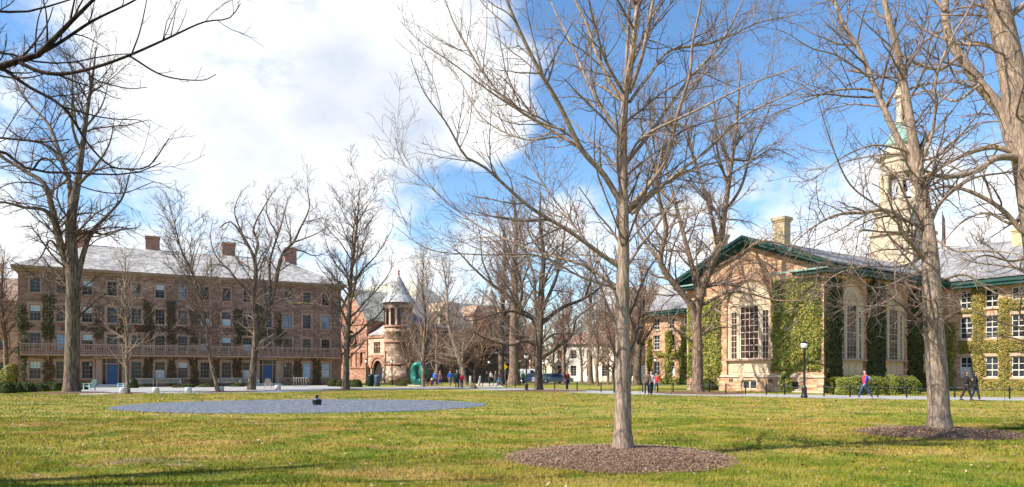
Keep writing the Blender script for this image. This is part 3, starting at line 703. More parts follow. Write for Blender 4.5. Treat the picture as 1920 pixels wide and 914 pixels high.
mb.box(WW+1.0, MX1, WD-ov-.02, WD-.004, 8.95, 9.22); mb.box(WW+1.05, MX1, WD-ov-.16, WD-.006, 9.223, 9.46)
mb.build('eaves', M['green_trim'], nas)
for xa, xb in ((wc+2.75, WW+ov+.05), (-ov-.05, 1.9)):
    mb = MB(); mb.box(xa, xb, -1.0, -.975, 9.25, 9.37); mb.build('gutter', M['verdigris'], nas)
# big arched windows
M['arch_stone'] = masonry('arch_stone', [(.40,.22,.14),(.46,.27,.17),(.34,.18,.115)], (.4,.3,.22), .3, .42)
def big_window(org, rz, cx, w, zs, panel0, sill, nm, glassm, ring=.42, cols=4):
    r = w/2; base = MB(); base.M = side(org[0], org[1], rz)
    y0, y1 = .20, .30
    base.box(cx-r, cx+r, .12, .3, sill, sill+.13)                                  # sill board
    base.box(cx-r, cx+r, y0, y1, panel0, sill-.003)                                # panel
    for i in range(3):
        a = cx-r+.18+i*(w-.36)/3; base.box(a+.08, a+(w-.36)/3-.08, y0-.04, y0-.003, panel0+.22, sill-.2)
    cw = w*.44; sw = w*.15; z0 = sill+.133; z1 = zs-.15; zc = zs+.05
    e = [cx-r, cx-r+(w-cw-2*sw)/4*1.0]
    g = (w-cw-2*sw)/4
    for a in (cx-r, cx-cw/2-g, cx+cw/2, cx+r-g): base.box(a, a+g, y0-.06, y1, z0, zs)
    sh = (zs-z0)*.90
    for a in (cx-r+g, cx+cw/2+g): base.box(a, a+sw, y0, y1, z0+sh, zs)
    base.box(cx-r, cx+r, y0-.08, y1, zs+.003, zs+.22)                               # transom rail
    pr = None                                                                      # tympanum
    for k in range(21):
        th = math.pi*(1-k/20); p = (cx+(r-.004)*math.cos(th), zs+.0+(r-.004)*math.sin(th))
        if pr: base.add([(cx,y0+.02,zs+.1), (pr[0],y0+.02,pr[1]), (p[0],y0+.02,p[1])], [(0,1,2)])
        pr = p
    arch_ring(base, cx, zs+.15, cw*.52, cw*.52+.16, y0-.05, y1, 14)
    arch_ring(base, cx, zs, r-.20, r-.005, y0-.03, y0+.1, 18)
    for th in np.linspace(.35, math.pi-.35, 6):                                    # fan ribs
        a, b = cw*.18, cw*.52
        base.tube([(cx+a*math.cos(th), y0-.01, zs+.23+a*math.sin(th)), (cx+b*math.cos(th), y0-.01, zs+.15+b*math.sin(th))], .025, 4, False)
    base.m = 1; base.box(cx-r-.1, cx+r+.1, -.12, .11, sill+.01, sill+.15); base.m = 2; arch_ring(base, cx, zs, r+.02, r+.02+ring, -.05, -.003, 26); base.m = 0
    case = base.build(nm, [M['cream'], M['pink_sill'], M['arch_stone']], nas)
    window(case, cx, z0, cw, zs-z0, cols, 8, 'cream_white' if cols == 4 else 'cream', glassm, .20, rz, org, bar=.03 if cols == 4 else .026, fr=.08, pane_parent=case, name='sash')
    window(case, cx-r+g+sw/2, z0, sw, sh, 2, 8, 'cream_white', glassm, .20, rz, org, bar=.024, fr=.05, pane_parent=case, name='sash')
    window(case, cx+r-g-sw/2, z0, sw, sh, 2, 8, 'cream_white', glassm, .20, rz, org, bar=.024, fr=.05, pane_parent=case, name='sash')
big_window((0, 0), 0, wc, 4.28, 7.15, 1.37, 2.55, 'arched_window', 'glass_dark')
for a in arx: big_window((WW, 0), R(90), a, 3.38, 6.9, 1.37, 2.45, 'arched_window', 'glass', .4, 3)
# basement lights
for dx in (.1, 3.95, -3.9):
    bw = window(nas, wc+dx, .15, 1.5, .8, 2, 1, 'cream', 'glass', .12, fr=.12, bar=.14)
    mb = MB(); arch_ring(mb, 0, .35, .80, 1.08, -.06, -.003, 12, .35, math.pi-.35); mb.build('basement_arch', M['granite'], bw, (0, -.12, 0))
for dx in (-1.7, 2.15):
    mb = MB(); mb.box(wc+dx-.2, wc+dx+.2, -.04, -.003, .75, 1.05); mb.build('plaque', simple('bronze', (.12,.08,.06), .5, .1), nas)
# main block sashes
for s in [WW+s for s in mxs]+lxs:
    for k, (a, b) in enumerate(ROWN):
        w = 1.04 if s > 0 else 1.1; h = b-a
        window(nas, s, a, w, h, 2, 3 if k != 1 else 4, 'white', 'glass', .12, 0, (0, WD), blind=rnd.choice([0, 0, 0, -.4, .5]) if k == 0 else 0, bar=.05, fr=.09,
               sur=[('sill', ((-w/2-.16, w/2+.16, -.12, -.003, -.16, -.003),)), ('lintel', ((-w/2-.12, w/2+.12, -.05, -.003, h+.003, h+.26),))], smat='sandstone_trim')
for s in mxs[1:4]: window(nas, WW+s, .05, 1.0, .5, 3, 1, 'green_trim', 'glass', .12, 0, (0, WD))
# chimneys
for x, y, w, z0, z1 in ((cxw+.4, 3.9, .55, 12.0, 14.8), (2.2, 1.9, .5, 10.4, 13.9), (WW+4.2, WD+5.6, .7, 12.6, 14.55), (cxw-9, WD+6, .7, 12.6, 15)):
    mb = MB(); mb.box(x-w, x+w, y-w*.8, y+w*.8, z0, z1-.42); mb.box(x-w-.06, x+w+.06, y-w*.8-.06, y+w*.8+.06, z1-.417, z1-.26); mb.box(x-w-.14, x+w+.14, y-w*.8-.14, y+w*.8+.14, z1-.257, z1)
    mb.build('chimney', M['cream_brick'], nas)
# cupola
tcx, tcy = 6.75, WD+5.8
cup = MB(); cup.M = Matrix.Translation((tcx, tcy, 0)) @ Matrix.Rotation(0, 4, 'Z'); o8 = R(22.5)
cup.box(-2.15, 2.15, -2.15, 2.15, 11.5, 15.6); cup.box(-2.4, 2.4, -2.4, 2.4, 15.603, 15.95); cup.box(-1.9, 1.9, -1.9, 1.9, 15.953, 17.9); cup.box(-2.1, 2.1, -2.1, 2.1, 17.903, 18.2)
cup.box(-1.5, 1.5, -2.25, -2.153, 12.6, 15.0); cup.box(2.153, 2.25, -1.5, 1.5, 12.6, 15.0)
cup.lathe([(2.2, 18.203), (2.2, 18.9), (2.05, 19.0)], 8, rot=o8, smooth=False)
for k in range(8):
    a = o8+k*math.pi/4; x, y = 1.78*math.cos(a), 1.78*math.sin(a)
    cup.lathe([(.34, 19.0), (.34, 19.25), (.27, 19.3), (.25, 21.6), (.33, 21.75), (.33, 22.0)], 10, (x, y))
for k in range(8):
    mm = cup.M; cup.M = mm @ Matrix.Rotation(k*math.pi/4, 4, 'Z') @ Matrix.Translation((1.68, 0, 0)) @ Matrix.Rotation(R(90), 4, 'Z')
    arch_ring(cup, 0, 21.4, .48, .95, -.16, .16, 10); cup.M = mm
cup.lathe([(1.95, 22.0), (1.95, 22.9), (2.1, 23.0), (2.1, 23.3), (2.45, 23.6), (2.45, 23.9), (1.7, 24.3), (1.55, 24.75)], 8, rot=o8, smooth=False)
cp = cup.build('cupola', M['cupola_paint'], nas)
mb = MB(); mb.M = Matrix.Translation((tcx, tcy, 0)); mb.lathe([(1.6, 24.753), (1.55, 25.1), (1.3, 25.8), (.95, 26.4), (.7, 26.9), (.62, 27.1)], 16); mb.build('dome', M['verdigris'], cp)
mb = MB(); mb.M = Matrix.Translation((tcx, tcy, 0)); mb.lathe([(.72, 27.103), (.72, 27.4), (.5, 27.45), (.5, 29.7), (.75, 29.9), (.72, 30.2)], 8, rot=o8, smooth=False); mb.lathe([(.6, 30.203), (.5, 30.7), (.15, 31.6), (.06, 32.2), (.04, 33.6)], 8); mb.build('lantern', M['cupola_paint'], cp)
mb = MB(); mb.M = Matrix.Translation((tcx, tcy, 0)); mb.lathe([(1.2, 19.05), (1.2, 19.4)], 8); mb.lathe([(.55, 20.2), (.5, 20.6), (.3, 21.2), (.1, 21.5)], 12); mb.build('bell', M['black_iron'], cp)
# ivy
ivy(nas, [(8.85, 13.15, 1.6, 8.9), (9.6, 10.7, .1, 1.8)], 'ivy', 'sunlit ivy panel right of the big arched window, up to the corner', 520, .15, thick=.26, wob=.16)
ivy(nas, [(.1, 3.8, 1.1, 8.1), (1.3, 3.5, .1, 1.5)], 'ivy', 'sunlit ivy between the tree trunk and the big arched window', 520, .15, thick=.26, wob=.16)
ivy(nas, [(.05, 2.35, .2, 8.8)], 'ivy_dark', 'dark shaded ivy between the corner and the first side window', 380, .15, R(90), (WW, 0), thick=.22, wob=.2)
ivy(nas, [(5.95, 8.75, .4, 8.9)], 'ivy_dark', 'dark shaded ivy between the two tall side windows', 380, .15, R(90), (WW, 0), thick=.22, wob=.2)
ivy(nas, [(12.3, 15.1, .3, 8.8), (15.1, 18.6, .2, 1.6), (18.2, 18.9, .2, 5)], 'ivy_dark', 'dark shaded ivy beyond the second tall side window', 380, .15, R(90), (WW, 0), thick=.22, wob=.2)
ivy(nas, [(WW+.1, WW+1.1, .1, 5.9)], 'ivy', 'rounded ivy clump in the corner where the wing meets the main front', 330, .15, 0, (0, WD), thick=.7)
ivy(nas, [(WW+2.32, WW+3.35, .1, 9.0), (WW+1.2, WW+2.6, 3.2, 4.4), (WW+4.28, WW+5.3, .1, 7.9), (WW+3.1, WW+4.5, 3.2, 4.45), (WW+5.0, WW+14, 3.2, 4.45), (WW+6.25, WW+7.3, .1, 9), (WW+5.0, WW+6.3, 6.75, 7.7), (WW+3.2, WW+14, .1, 1.05), (WW+1.2, WW+2.5, 6.6, 7.2)], 'ivy_gold', 'golden ivy in columns and bands between the white sashes', 520, .13, 0, (0, WD), thick=.26, wob=.13)
ivy(nas, [(-22.9+i*2.6-.1, -22.9+i*2.6+1.1+.4*(i % 3 == 0), .1, 7.6-(i % 2)*.6) for i in range(1, 9)]+[(-23.7, -22.7, .1, 6.2), (-22, -2, 3.2, 4.2), (-23, -3, .1, .9)], 'ivy', 'green ivy round the windows left of the forked tree', 420, .16, 0, (0, WD), thick=.45, wob=.25)
# ------------------------------------------------------------------ turreted hall (centre, far)
alx = empty('turreted_hall', (-17.0, 104.0, 0), math.atan2(-.70, .714), 'turreted stone hall with a grey cone tower and a big round entrance arch', 'building')
# local -y faces the entrance side, +x is the shaded flank; the tower stands at the local origin
mb = MB()
wall(mb, -8.2, -1.2, 0, 7.2, [(-6.55, -4.75, 4.55, 6.3)], [(-5.6, 3.0, .1, 2.3), (-7.75, .8, .3, 2.2)], .5)
mb.quad((-1.2,0,0), (-1.2,8,0), (-1.2,8,7.2), (-1.2,0,7.2)); mb.box(-8.2, -1.2, 0.003, 9, 7.0, 7.2)
mb.build('entrance_front', M['granite'], alx)
mb = MB(); mb.box(-8.3, -1.0, -.16, -.003, 6.9, 7.35); mb.box(-8.2, -1.2, -.1, -.003, 4.0, 4.25); mb.box(-8.5, -8.1, -.2, .5, 0, 9.8); mb.box(-1.9, -1.4, -.2, .3, 0, 7.3)
arch_ring(mb, -5.6, 2.3, 1.5, 2.05, -.12, -.004, 18); arch_ring(mb, -5.6, 2.3, 1.1, 1.45, .05, .3, 18); arch_ring(mb, -7.75, 2.2, .4, .62, -.1, -.004, 12)
mb.build('arch_surround', M['red_stone'], alx)
mb = MB(); mb.box(-7.1, -4.1, .48, .55, 0, 3.8); mb.box(-6.6, -4.7, .1, .2, 4.5, 6.3); mb.box(-8.15, -7.3, .4, .5, 0, 2.7); mb.build('dark_doorway', M['dark_room'], alx)
mb = MB()
for i in range(5): mb.box(-6.55+i*.425, -6.55+i*.425+.1, .02, .1, 4.55, 6.3)
mb.box(-6.55, -4.75, .03, .09, 5.5, 5.62); mb.build('window', M['red_stone'], alx)
mb = MB(); mb.quad((-8.2,-.2,7.36), (-1.2,-.2,7.36), (-1.2,4.5,10.2), (-8.2,4.5,10.2)); mb.quad((-8.2,-.2,7.3), (-8.2,4.5,10.1), (-8.2,4.5,7.3), (-8.2,4.4,7.3)); mb.build('porch_roof', M['pale_slate'], alx)
# gabled transept to the left
mb = MB(); wall(mb, -17.5, -8.5, 0, 10.0, [], [(-13, 3.6, 5.6, 6.6), (-16, 1.1, 3.0, 4.4), (-10.2, 1.1, 3.0, 4.4)], .4); mb.add([(-17.5,0,10), (-8.5,0,10), (-13,0,14.8)], [(0,1,2)]); mb.quad((-8.5,0,0), (-8.5,10,0), (-8.5,10,10), (-8.5,0,10)); mb.quad((-17.5,0,0), (-17.5,10,0), (-17.5,10,10), (-17.5,0,10))
mb.build('gable_wall', M['red_stone'], alx)
mb = MB(); mb.box(-14.8, -11.2, .35, .45, 5.4, 8.5); mb.box(-16.6, -15.4, .35, .45, 2.8, 5.1); mb.box(-10.9, -9.6, .35, .45, 2.8, 5.1); mb.build('pane', M['glass_dark'], alx)
mb = MB(); mb.box(-17.6, -8.505, -.18, -.003, 4.75, 5.2); mb.box(-17.6, -8.505, -.14, -.003, 2.2, 2.5); mb.box(-17.6, -8.505, -.16, -.003, 9.2, 9.5)
arch_ring(mb, -13, 6.6, 1.8, 2.25, -.12, -.004, 16); arch_ring(mb, -13, 6.9, .8, 1.0, .1, .3, 16, 0, 2*math.pi)
for x in (-16, -14.5, -13, -11.5, -10.2): mb.box(x-.15, x+.15, -.2, -.004, 2.51, 4.74)
mb.build('carved_band', M['red_stone'], alx)
mb = MB(); gable_roof(mb, [((-17.9,-.3,9.7), (-13,-.3,15.0), (-13,14,15.0), (-17.9,14,9.7)), ((-13,-.3,15.0), (-8.1,-.3,9.7), (-8.1,14,9.7), (-13,14,15.0))]); mb.build('gable_roof', M['moss_slate'], alx)
# great roof behind
mb = MB(); gable_roof(mb, [((-25,2,7.6), (1,2,7.6), (-7,9,16.9), (-22,9,16.9)), ((-25,17,7.6), (-22,9,16.9), (-7,9,16.9), (1,17,7.6))]); mb.add([(1,2,7.7), (1,17,7.7), (-7,9,17.0)], [(0,1,2)]); mb.add([(-25,2,7.7), (-25,17,7.7), (-22,9,17.0)], [(0,1,2)]); mb.build('roof', M['moss_slate'], alx)
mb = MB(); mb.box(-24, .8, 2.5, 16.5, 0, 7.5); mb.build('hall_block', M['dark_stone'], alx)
# round tower
mb = MB(); mb.lathe([(2.35, 0), (2.35, 1.4), (2.15, 1.5), (2.1, 7.4), (2.2, 7.5), (2.2, 7.8), (2.08, 7.9), (2.08, 11.2), (2.2, 11.35), (2.25, 12.0)], 28); tw = mb.build('tower', M['tower_stone'], alx)
for z0 in (2.6, 5.9, 8.2):
    mb = MB(); mb.lathe([(2.12, z0), (2.22, z0+.02), (2.22, z0+.26), (2.12, z0+.28)], 28); mb.build('stone_band', M['red_stone'], tw)
mb = MB(); mb.lathe([(2.55, 11.9), (2.4, 12.15), (1.7, 13.2), (1.0, 14.5), (.35, 15.7), (.12, 16.1)], 20, smooth=False); mb.build('cone_roof', M['cone_slate'], tw)
mb = MB(); mb.lathe([(.12, 16.1), (.2, 16.25), (.12, 16.5), (.2, 16.7), (.05, 17.0)], 8); mb.build('finial', M['red_stone'], tw)
for a, z0, z1, w in ((-62, 8.6, 10.8, .5), (-88, 8.6, 10.8, .5), (-114, 8.6, 10.8, .5), (-140, 8.6, 10.8, .5), (-36, 8.6, 10.8, .5), (-150, 3.0, 5.6, .42), (-100, 2.6, 4.6, .35), (-165, .8, 2.0, .4)):
    mb = MB(); mb.M = Matrix.Rotation(R(a+90), 4, 'Z') @ Matrix.Translation((0, -2.14, 0)); mb.box(-w/2, w/2, -.03, .1, z0, z1); arch_ring(mb, 0, z1, 0.0, w/2, -.03, .1, 8); mb.build('slit_window', M['glass_dark'], tw)
# shaded flank running back to the right
mb = MB(); mb.M = side(1.2, 0, R(90)); ops = [(3+i*3.2, 4.6+i*3.2, 1.2, 3.4) for i in range(7)]+[(3.2+i*3.2, 4.4+i*3.2, 5.0, 6.6) for i in range(7)]
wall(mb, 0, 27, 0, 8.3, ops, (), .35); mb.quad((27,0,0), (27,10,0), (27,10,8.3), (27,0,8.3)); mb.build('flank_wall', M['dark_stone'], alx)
mb = MB(); mb.box(.6, .75, .5, 26.6, 0, 8.0); mb.build('dark_interior', M['dark_room'], alx)
mb = MB(); mb.box(1.0, 1.5, 2, 27.2, 8.0, 8.5); mb.box(1.21, 1.4, 2, 27, 4.1, 4.35); mb.build('cornice', M['granite'], alx)
mb = MB(); gable_roof(mb, [((1.7,2,8.4), (1.7,27.4,8.4), (-4,25,13.2), (-4,4,13.2))]); mb.build('flank_roof', M['slate'], alx)
for y in (8.0, 15.0, 21.5):
    mb = MB(); mb.box(-1.2, 1.1, y-1.0, y+1.0, 8.4, 10.8); mb.prism([(y-1.2, 10.803), (y+1.2, 10.803), (y, 12.6)], 'x', -2.4, 1.3); dm = mb.build('dormer', M['tower_stone'], alx)
    mb = MB(); mb.box(1.103, 1.16, y-.6, y+.6, 8.9, 10.4); mb.build('pane', M['copper_green'], dm)
mb = MB(); mb.lathe([(1.1, 6), (1.1, 12.4), (1.25, 12.6)], 14, (1.2, 18.0)); tr2 = mb.build('turret', M['tower_stone'], alx)
mb = MB(); mb.lathe([(1.4, 12.5), (1.3, 12.8), (.1, 15.8)], 12, (1.2, 18.0)); mb.build('cone_roof', M['pale_slate'], tr2)
# low porch block further along
pb = empty('porch_block', (-9.5, 115, 0), R(-20), 'low dark stone block behind the two pale bollards', 'building')
mb = MB(); wall(mb, 0, 11, 0, 4.6, [(1, 2, 1, 3.2), (3, 4, 1, 3.2), (7.5, 9.6, 0.1, 3.0)], (), .4); mb.quad((0,0,0), (0,6,0), (0,6,4.6), (0,0,4.6)); mb.quad((11,0,0), (11,6,0), (11,6,4.6), (11,0,4.6)); mb.build('wall', M['dark_stone'], pb)
mb = MB(); mb.box(-.3, 11.3, -.4, 6, 4.603, 4.9); mb.build('roof', M['slate'], pb)
mb = MB(); mb.box(.3, 10.7, .42, .5, 0, 4.5); mb.build('dark_interior', M['dark_room'], pb)

# ------------------------------------------------------------------ cream house, tan hall, far left building, grey roofed house
ch = empty('cream_house', (7.0, 122, 0), math.atan2(-.5, .866), 'sunlit cream house with a low brown roof behind the bare trees', 'building')
cw = 16.0; wxs = [1.6, 4.2, 7.2, 10.0, 12.6, 14.8]
ops = [(x-.55, x+.55, .9, 2.7) for x in wxs]+[(x-.55, x+.55, 3.9, 5.4) for x in wxs]
mb = MB(); wall(mb, 0, cw, 0, 6.4, ops, (), .2); mb.quad((0,0,0), (0,9,0), (0,9,6.4), (0,0,6.4)); mb.quad((cw,0,0), (cw,9,0), (cw,9,6.4), (cw,0,6.4)); mb.build('wall', M['white_wall'], ch)
mb = MB(); A = [(-.5,-.5,6.4), (cw+.5,-.5,6.4), (cw+.5,9.5,6.4), (-.5,9.5,6.4), (4,4.5,8.8), (cw-4,4.5,8.8)]; mb.add(A, [(0,1,5,4), (1,2,5), (2,3,4,5), (3,0,4), (3,2,1,0)]); mb.build('roof', simple('brown_roof', (.30,.19,.14), .85, .15, 1.0), ch)
for x in wxs:
    window(ch, x, .9, 1.1, 1.8, 2, 4, 'white', 'glass', .1); window(ch, x, 3.9, 1.1, 1.5, 2, 3, 'white', 'glass', .1)
th = empty('tan_hall', (18.0, 122, 0), math.atan2(-.35, .94), 'tan stone hall with tall windows left of the ivy covered hall', 'building')
ops = [(1.2, 2.5, .6, 2.6), (4.2, 5.5, .6, 2.6), (7.2, 8.5, .6, 2.6), (10.4, 11.7, .6, 2.6), (4.2, 5.5, 4.2, 8.2), (1.2, 2.5, 4.2, 8.2), (7.2, 8.5, 4.2, 8.2), (10.4, 11.7, 4.2, 8.2)]
mb = MB(); wall(mb, 0, 13, 0, 10.5, ops, (), .25); mb.quad((0,0,0), (0,9,0), (0,9,10.5), (0,0,10.5)); mb.quad((13,0,0), (13,9,0), (13,9,10.5), (13,0,10.5)); mb.build('wall', M['nassau_stone'], th)
mb = MB(); gable_roof(mb, [((-.5,-.5,10.5), (13.5,-.5,10.5), (13.5,4.5,14), (-.5,4.5,14)), ((-.5,4.5,14), (13.5,4.5,14), (13.5,9.5,10.5), (-.5,9.5,10.5))]); mb.build('roof', M['pale_slate'], th)
mb = MB(); mb.box(-.05, 13.05, -.1, -.003, 3.2, 3.45); mb.build('string_course', M['granite'], th)
for a, b, c, d in ops: window(th, (a+b)/2, c, b-a, d-c, 3, 3 if d < 4 else 6, 'cream_white', 'glass', .12)
fl = empty('brown_dormitory', (-72, 94, 0), R(14), 'brown stone building beyond the left end of the long hall', 'building')
ops = [(2+i*3, 3.2+i*3, z, z+1.7) for i in range(5) for z in (1.2, 4.6, 8.0)]
mb = MB(); wall(mb, 0, 17, 0, 11.5, ops, (), .25); mb.quad((17,0,0), (17,12,0), (17,12,11.5), (17,0,11.5)); mb.quad((0,0,0), (0,12,0), (0,12,11.5), (0,0,11.5)); mb.add([(17,0,11.5), (17,12,11.5), (17,6,15)], [(0,1,2)]); mb.build('wall', M['hall_stone'], fl)
mb = MB(); gable_roof(mb, [((-.4,-.5,11.3), (17.3,-.5,11.3), (17.3,6,15), (-.4,6,15)), ((-.4,6,15), (17.3,6,15), (17.3,12.5,11.3), (-.4,12.5,11.3))]); mb.build('roof', M['dark_stone'], fl)
for a, b, c, d in ops: window(fl, (a+b)/2, c, b-a, d-c, 2, 4, 'hall_trim', 'glass', .12)
gh = empty('grey_roofed_hall', (18.5, 150, 0), math.atan2(-.3, .95), 'far hall with a long pale grey roof seen behind the nearest trunk', 'building')
mb = MB(); wall(mb, 0, 34, 0, 14.5, [(2+i*3.4, 3.4+i*3.4, z, z+2) for i in range(9) for z in (2, 6, 10)], (), .25); mb.quad((34,0,0), (34,10,0), (34,10,14.5), (34,0,14.5)); mb.quad((0,0,0), (0,10,0), (0,10,14.5), (0,0,14.5)); mb.build('wall', M['hall_stone'], gh)
mb = MB(); mb.box(.5, 33.5, .3, .4, 0, 14.3); mb.build('dark_interior', M['dark_room'], gh)
mb = MB(); gable_roof(mb, [((-.5,-.6,14.5), (34.5,-.6,14.5), (34.5,6,20.5), (-.5,6,20.5)), ((-.5,6,20.5), (34.5,6,20.5), (34.5,12.6,14.5), (-.5,12.6,14.5))]); mb.build('roof', M['pale_slate'], gh)
# ------------------------------------------------------------------ bare trees
TR = np.random.default_rng(2024)
def resample(pts, K):
    """Catmull-Rom through the points, K samples evenly along the length; pts rows (x,y,z,r)"""
    p = np.asarray(pts, float)
    if len(p) == 2: p = np.stack([p[0], p.mean(0), p[1]])
    q = np.concatenate([[2*p[0]-p[1]], p, [2*p[-1]-p[-2]]]); out = []
    for i in range(1, len(q)-2):
        for t in np.linspace(0, 1, 8, endpoint=False):
            a, b, c, d = q[i-1], q[i], q[i+1], q[i+2]
            out.append(.5*((2*b)+(-a+c)*t+(2*a-5*b+4*c-d)*t*t+(-a+3*b-3*c+d)*t**3))
    out.append(p[-1]); out = np.array(out)
    L = np.concatenate([[0], np.cumsum(np.linalg.norm(np.diff(out[:, :3], axis=0), axis=1))])
    s = np.linspace(0, L[-1], K)
    return np.stack([np.interp(s, L, out[:, k]) for k in range(out.shape[1])], 1)
def unit(v): return v/(np.linalg.norm(v, axis=-1, keepdims=True)+1e-12)
def tubes(Pp, Rr, S):
    n, K, _ = Pp.shape
    T = unit(np.gradient(Pp, axis=1)); mean = unit(Pp[:, -1]-Pp[:, 0])
    ref = np.where(np.abs(mean[:, 2:3]) > .8, np.array([[1., .3, 0]]), np.array([[0, 0, 1.]]))
    U = unit(np.cross(T, ref[:, None, :])); Wv = np.cross(T, U)
    a = np.arange(S)*2*np.pi/S
    V = Pp[:, :, None, :]+Rr[:, :, None, None]*(np.cos(a)[None, None, :, None]*U[:, :, None, :]+np.sin(a)[None, None, :, None]*Wv[:, :, None, :])
    idx = np.arange(n*K*S).reshape(n, K, S)
    A = idx[:, :-1, :]; B = np.roll(A, -1, axis=2); D = idx[:, 1:, :]; C = np.roll(D, -1, axis=2)
    return V.reshape(-1, 3), np.stack([A, B, C, D], -1).reshape(-1, 4)
def sprout(Pp, Rr, per_m, t0, t1, ang, lr, K, up, wander, rr, rmin, lmin, lmax, rg, lscale=None, flat=0.0, apical=.45):
    n, Kp, _ = Pp.shape
    L = np.linalg.norm(np.diff(Pp, axis=1), axis=2).sum(1)
    m = np.floor(per_m*L*(t1-t0)+rg.uniform(0, 1, n)).astype(int)
    if m.sum() == 0: return None
    src = np.repeat(np.arange(n), m); k = len(src)
    t = rg.uniform(t0, t1, k); f = t*(Kp-1); i0 = np.minimum(f.astype(int), Kp-2); w = (f-i0)[:, None]
    st = Pp[src, i0]*(1-w)+Pp[src, i0+1]*w; tg = unit(Pp[src, i0+1]-Pp[src, i0]); rad = Rr[src, i0]*(1-w[:, 0])+Rr[src, i0+1]*w[:, 0]
    q = rg.normal(0, 1, (k, 3)); q[:, 2] *= (1-flat); q[:, 2] += .25; q = unit(q-tg*(q*tg).sum(1, keepdims=True))
    an = np.radians(rg.uniform(ang[0], ang[1], k))[:, None]
    d = np.cos(an)*tg+np.sin(an)*q
    ln = np.clip(L[src]*lr*(1-apical*t)*rg.uniform(.5, 1.25, k), lmin, lmax*rg.uniform(.55, 1.0, k))
    r0 = np.clip(np.minimum(rad*rr, ln*.015+rmin*.6), rmin, None)
    out = np.zeros((k, K, 3)); out[:, 0] = st; stp = (ln/(K-1))[:, None]; c = rg.normal(0, wander*.4, (k, 3))
    for j in range(1, K):
        d = unit(d+rg.normal(0, wander, (k, 3))+c+np.array([0, 0, up])); out[:, j] = out[:, j-1]+d*stp
    rr_ = r0[:, None]*np.linspace(1, .35, K)[None]; rr_ = np.maximum(rr_, rmin*.75)
    return out, rr_
def finish_tree(name, base, L0, levels, bmat, tmat, label, group=None, seed=1, sides=(10, 6, 4, 3), parts=None):
    """L0: list of K x 4 arrays in world space; levels: list of sprout settings"""
    rg = np.random.default_rng(seed); b = np.array(base)
    K0 = L0[0].shape[0]; Pp = np.stack([a[:, :3] for a in L0])-b; Rr = np.stack([a[:, 3] for a in L0])
    root = empty(name, tuple(base), 0, label, 'tree', group)
    n0 = len(L0); VT, FT = tubes(Pp, Rr, sides[0])
    link('trunk', np_mesh('trunk', VT, [FT], True), bmat, root)
    cur = [(Pp[1:] if n0 > 1 else Pp, Rr[1:] if n0 > 1 else Rr)]
    Vs, Fs, off = [], [], 0
    for li, lv in enumerate(levels):
        nxt = []
        src = cur if li else [(Pp, Rr)]
        for p, r in src:
            res = sprout(p, r, rg=rg, **lv)
            if res is not None: nxt.append(res)
        for p, r in nxt:
            V, Fq = tubes(p, r, sides[min(li+1, len(sides)-1)]); Vs.append(V); Fs.append(Fq+off); off += len(V)
        cur = nxt
    link('crown', np_mesh('crown', np.concatenate(Vs), [np.concatenate(Fs)], True), tmat, root)
    return root, off
def limb(pts, d0, r0, r1, c=0.0, o0=0.0, K=20, pw=1.0, arch=0.0):
    """picture trace of a limb; it leaves the trunk's depth d0 by o0 + c * its own length"""
    a = np.array(pts, float); s = np.concatenate([[0], np.cumsum(np.hypot(*np.diff(a, axis=0).T))]); m = s*d0/F; u = s/s[-1]
    rows = []
    for (px, py), q, t in zip(a, m, u):
        d = d0+o0+c*q; v = P(px, py, d); rows.append((v.x, v.y, v.z, (r0*(1-t**pw)+r1*t**pw)))
    return resample(rows, K)
def traced(name, px, py, trunk, limbs, levels, bmat, tmat, label, d=None, z0=0.0, seed=1, flare=1.22, K=20, sides=(10,6,4,3), group=None, ts=1.0, ls=1.0):
    d = d or dep(py); trunk = [(a, b, r*ts) for a, b, r in trunk]; limbs = [(l[0], l[1]*ls, l[2]*ls, *l[3:]) for l in limbs]
    pts = [(a, b) for a, b, r in trunk]; rows = []
    for a, b, r in trunk:
        v = P(a, b, d); rows.append([v.x, v.y, v.z, r])
    rows[0][2] = z0-.05
    # root flare
    r0 = rows[0][3]; h = min(1.0, max(.25, r0*1.8)); x1, y1 = rows[0][0], rows[0][1]; f = h/(rows[1][2]-rows[0][2])
    nx = [rows[0][k]+(rows[1][k]-rows[0][k])*f for k in range(4)]
    rows = [[x1, y1, rows[0][2], r0*flare], [nx[0]*.65+x1*.35, nx[1], z0+h*.4, r0*(1+.22*(flare-1))], [nx[0], nx[1], z0+h, nx[3]]]+rows[1:]
    L0 = [resample(rows, K+10)]
    for l in limbs: L0.append(limb(l[0], d, *l[1:], K=K+10))
    root, n_ = finish_tree(name, (x1, y1, z0), L0, levels, bmat, tmat, label, group, seed, sides)
    return root
def S_(per_m, t0, t1, ang, lr, K, up, wander, rr, rmin, lmin, lmax, flat=0.0, apical=.45):
    return dict(per_m=per_m, t0=t0, t1=t1, ang=ang, lr=lr, K=K, up=up, wander=wander, rr=rr, rmin=rmin, lmin=lmin, lmax=lmax, flat=flat, apical=apical)

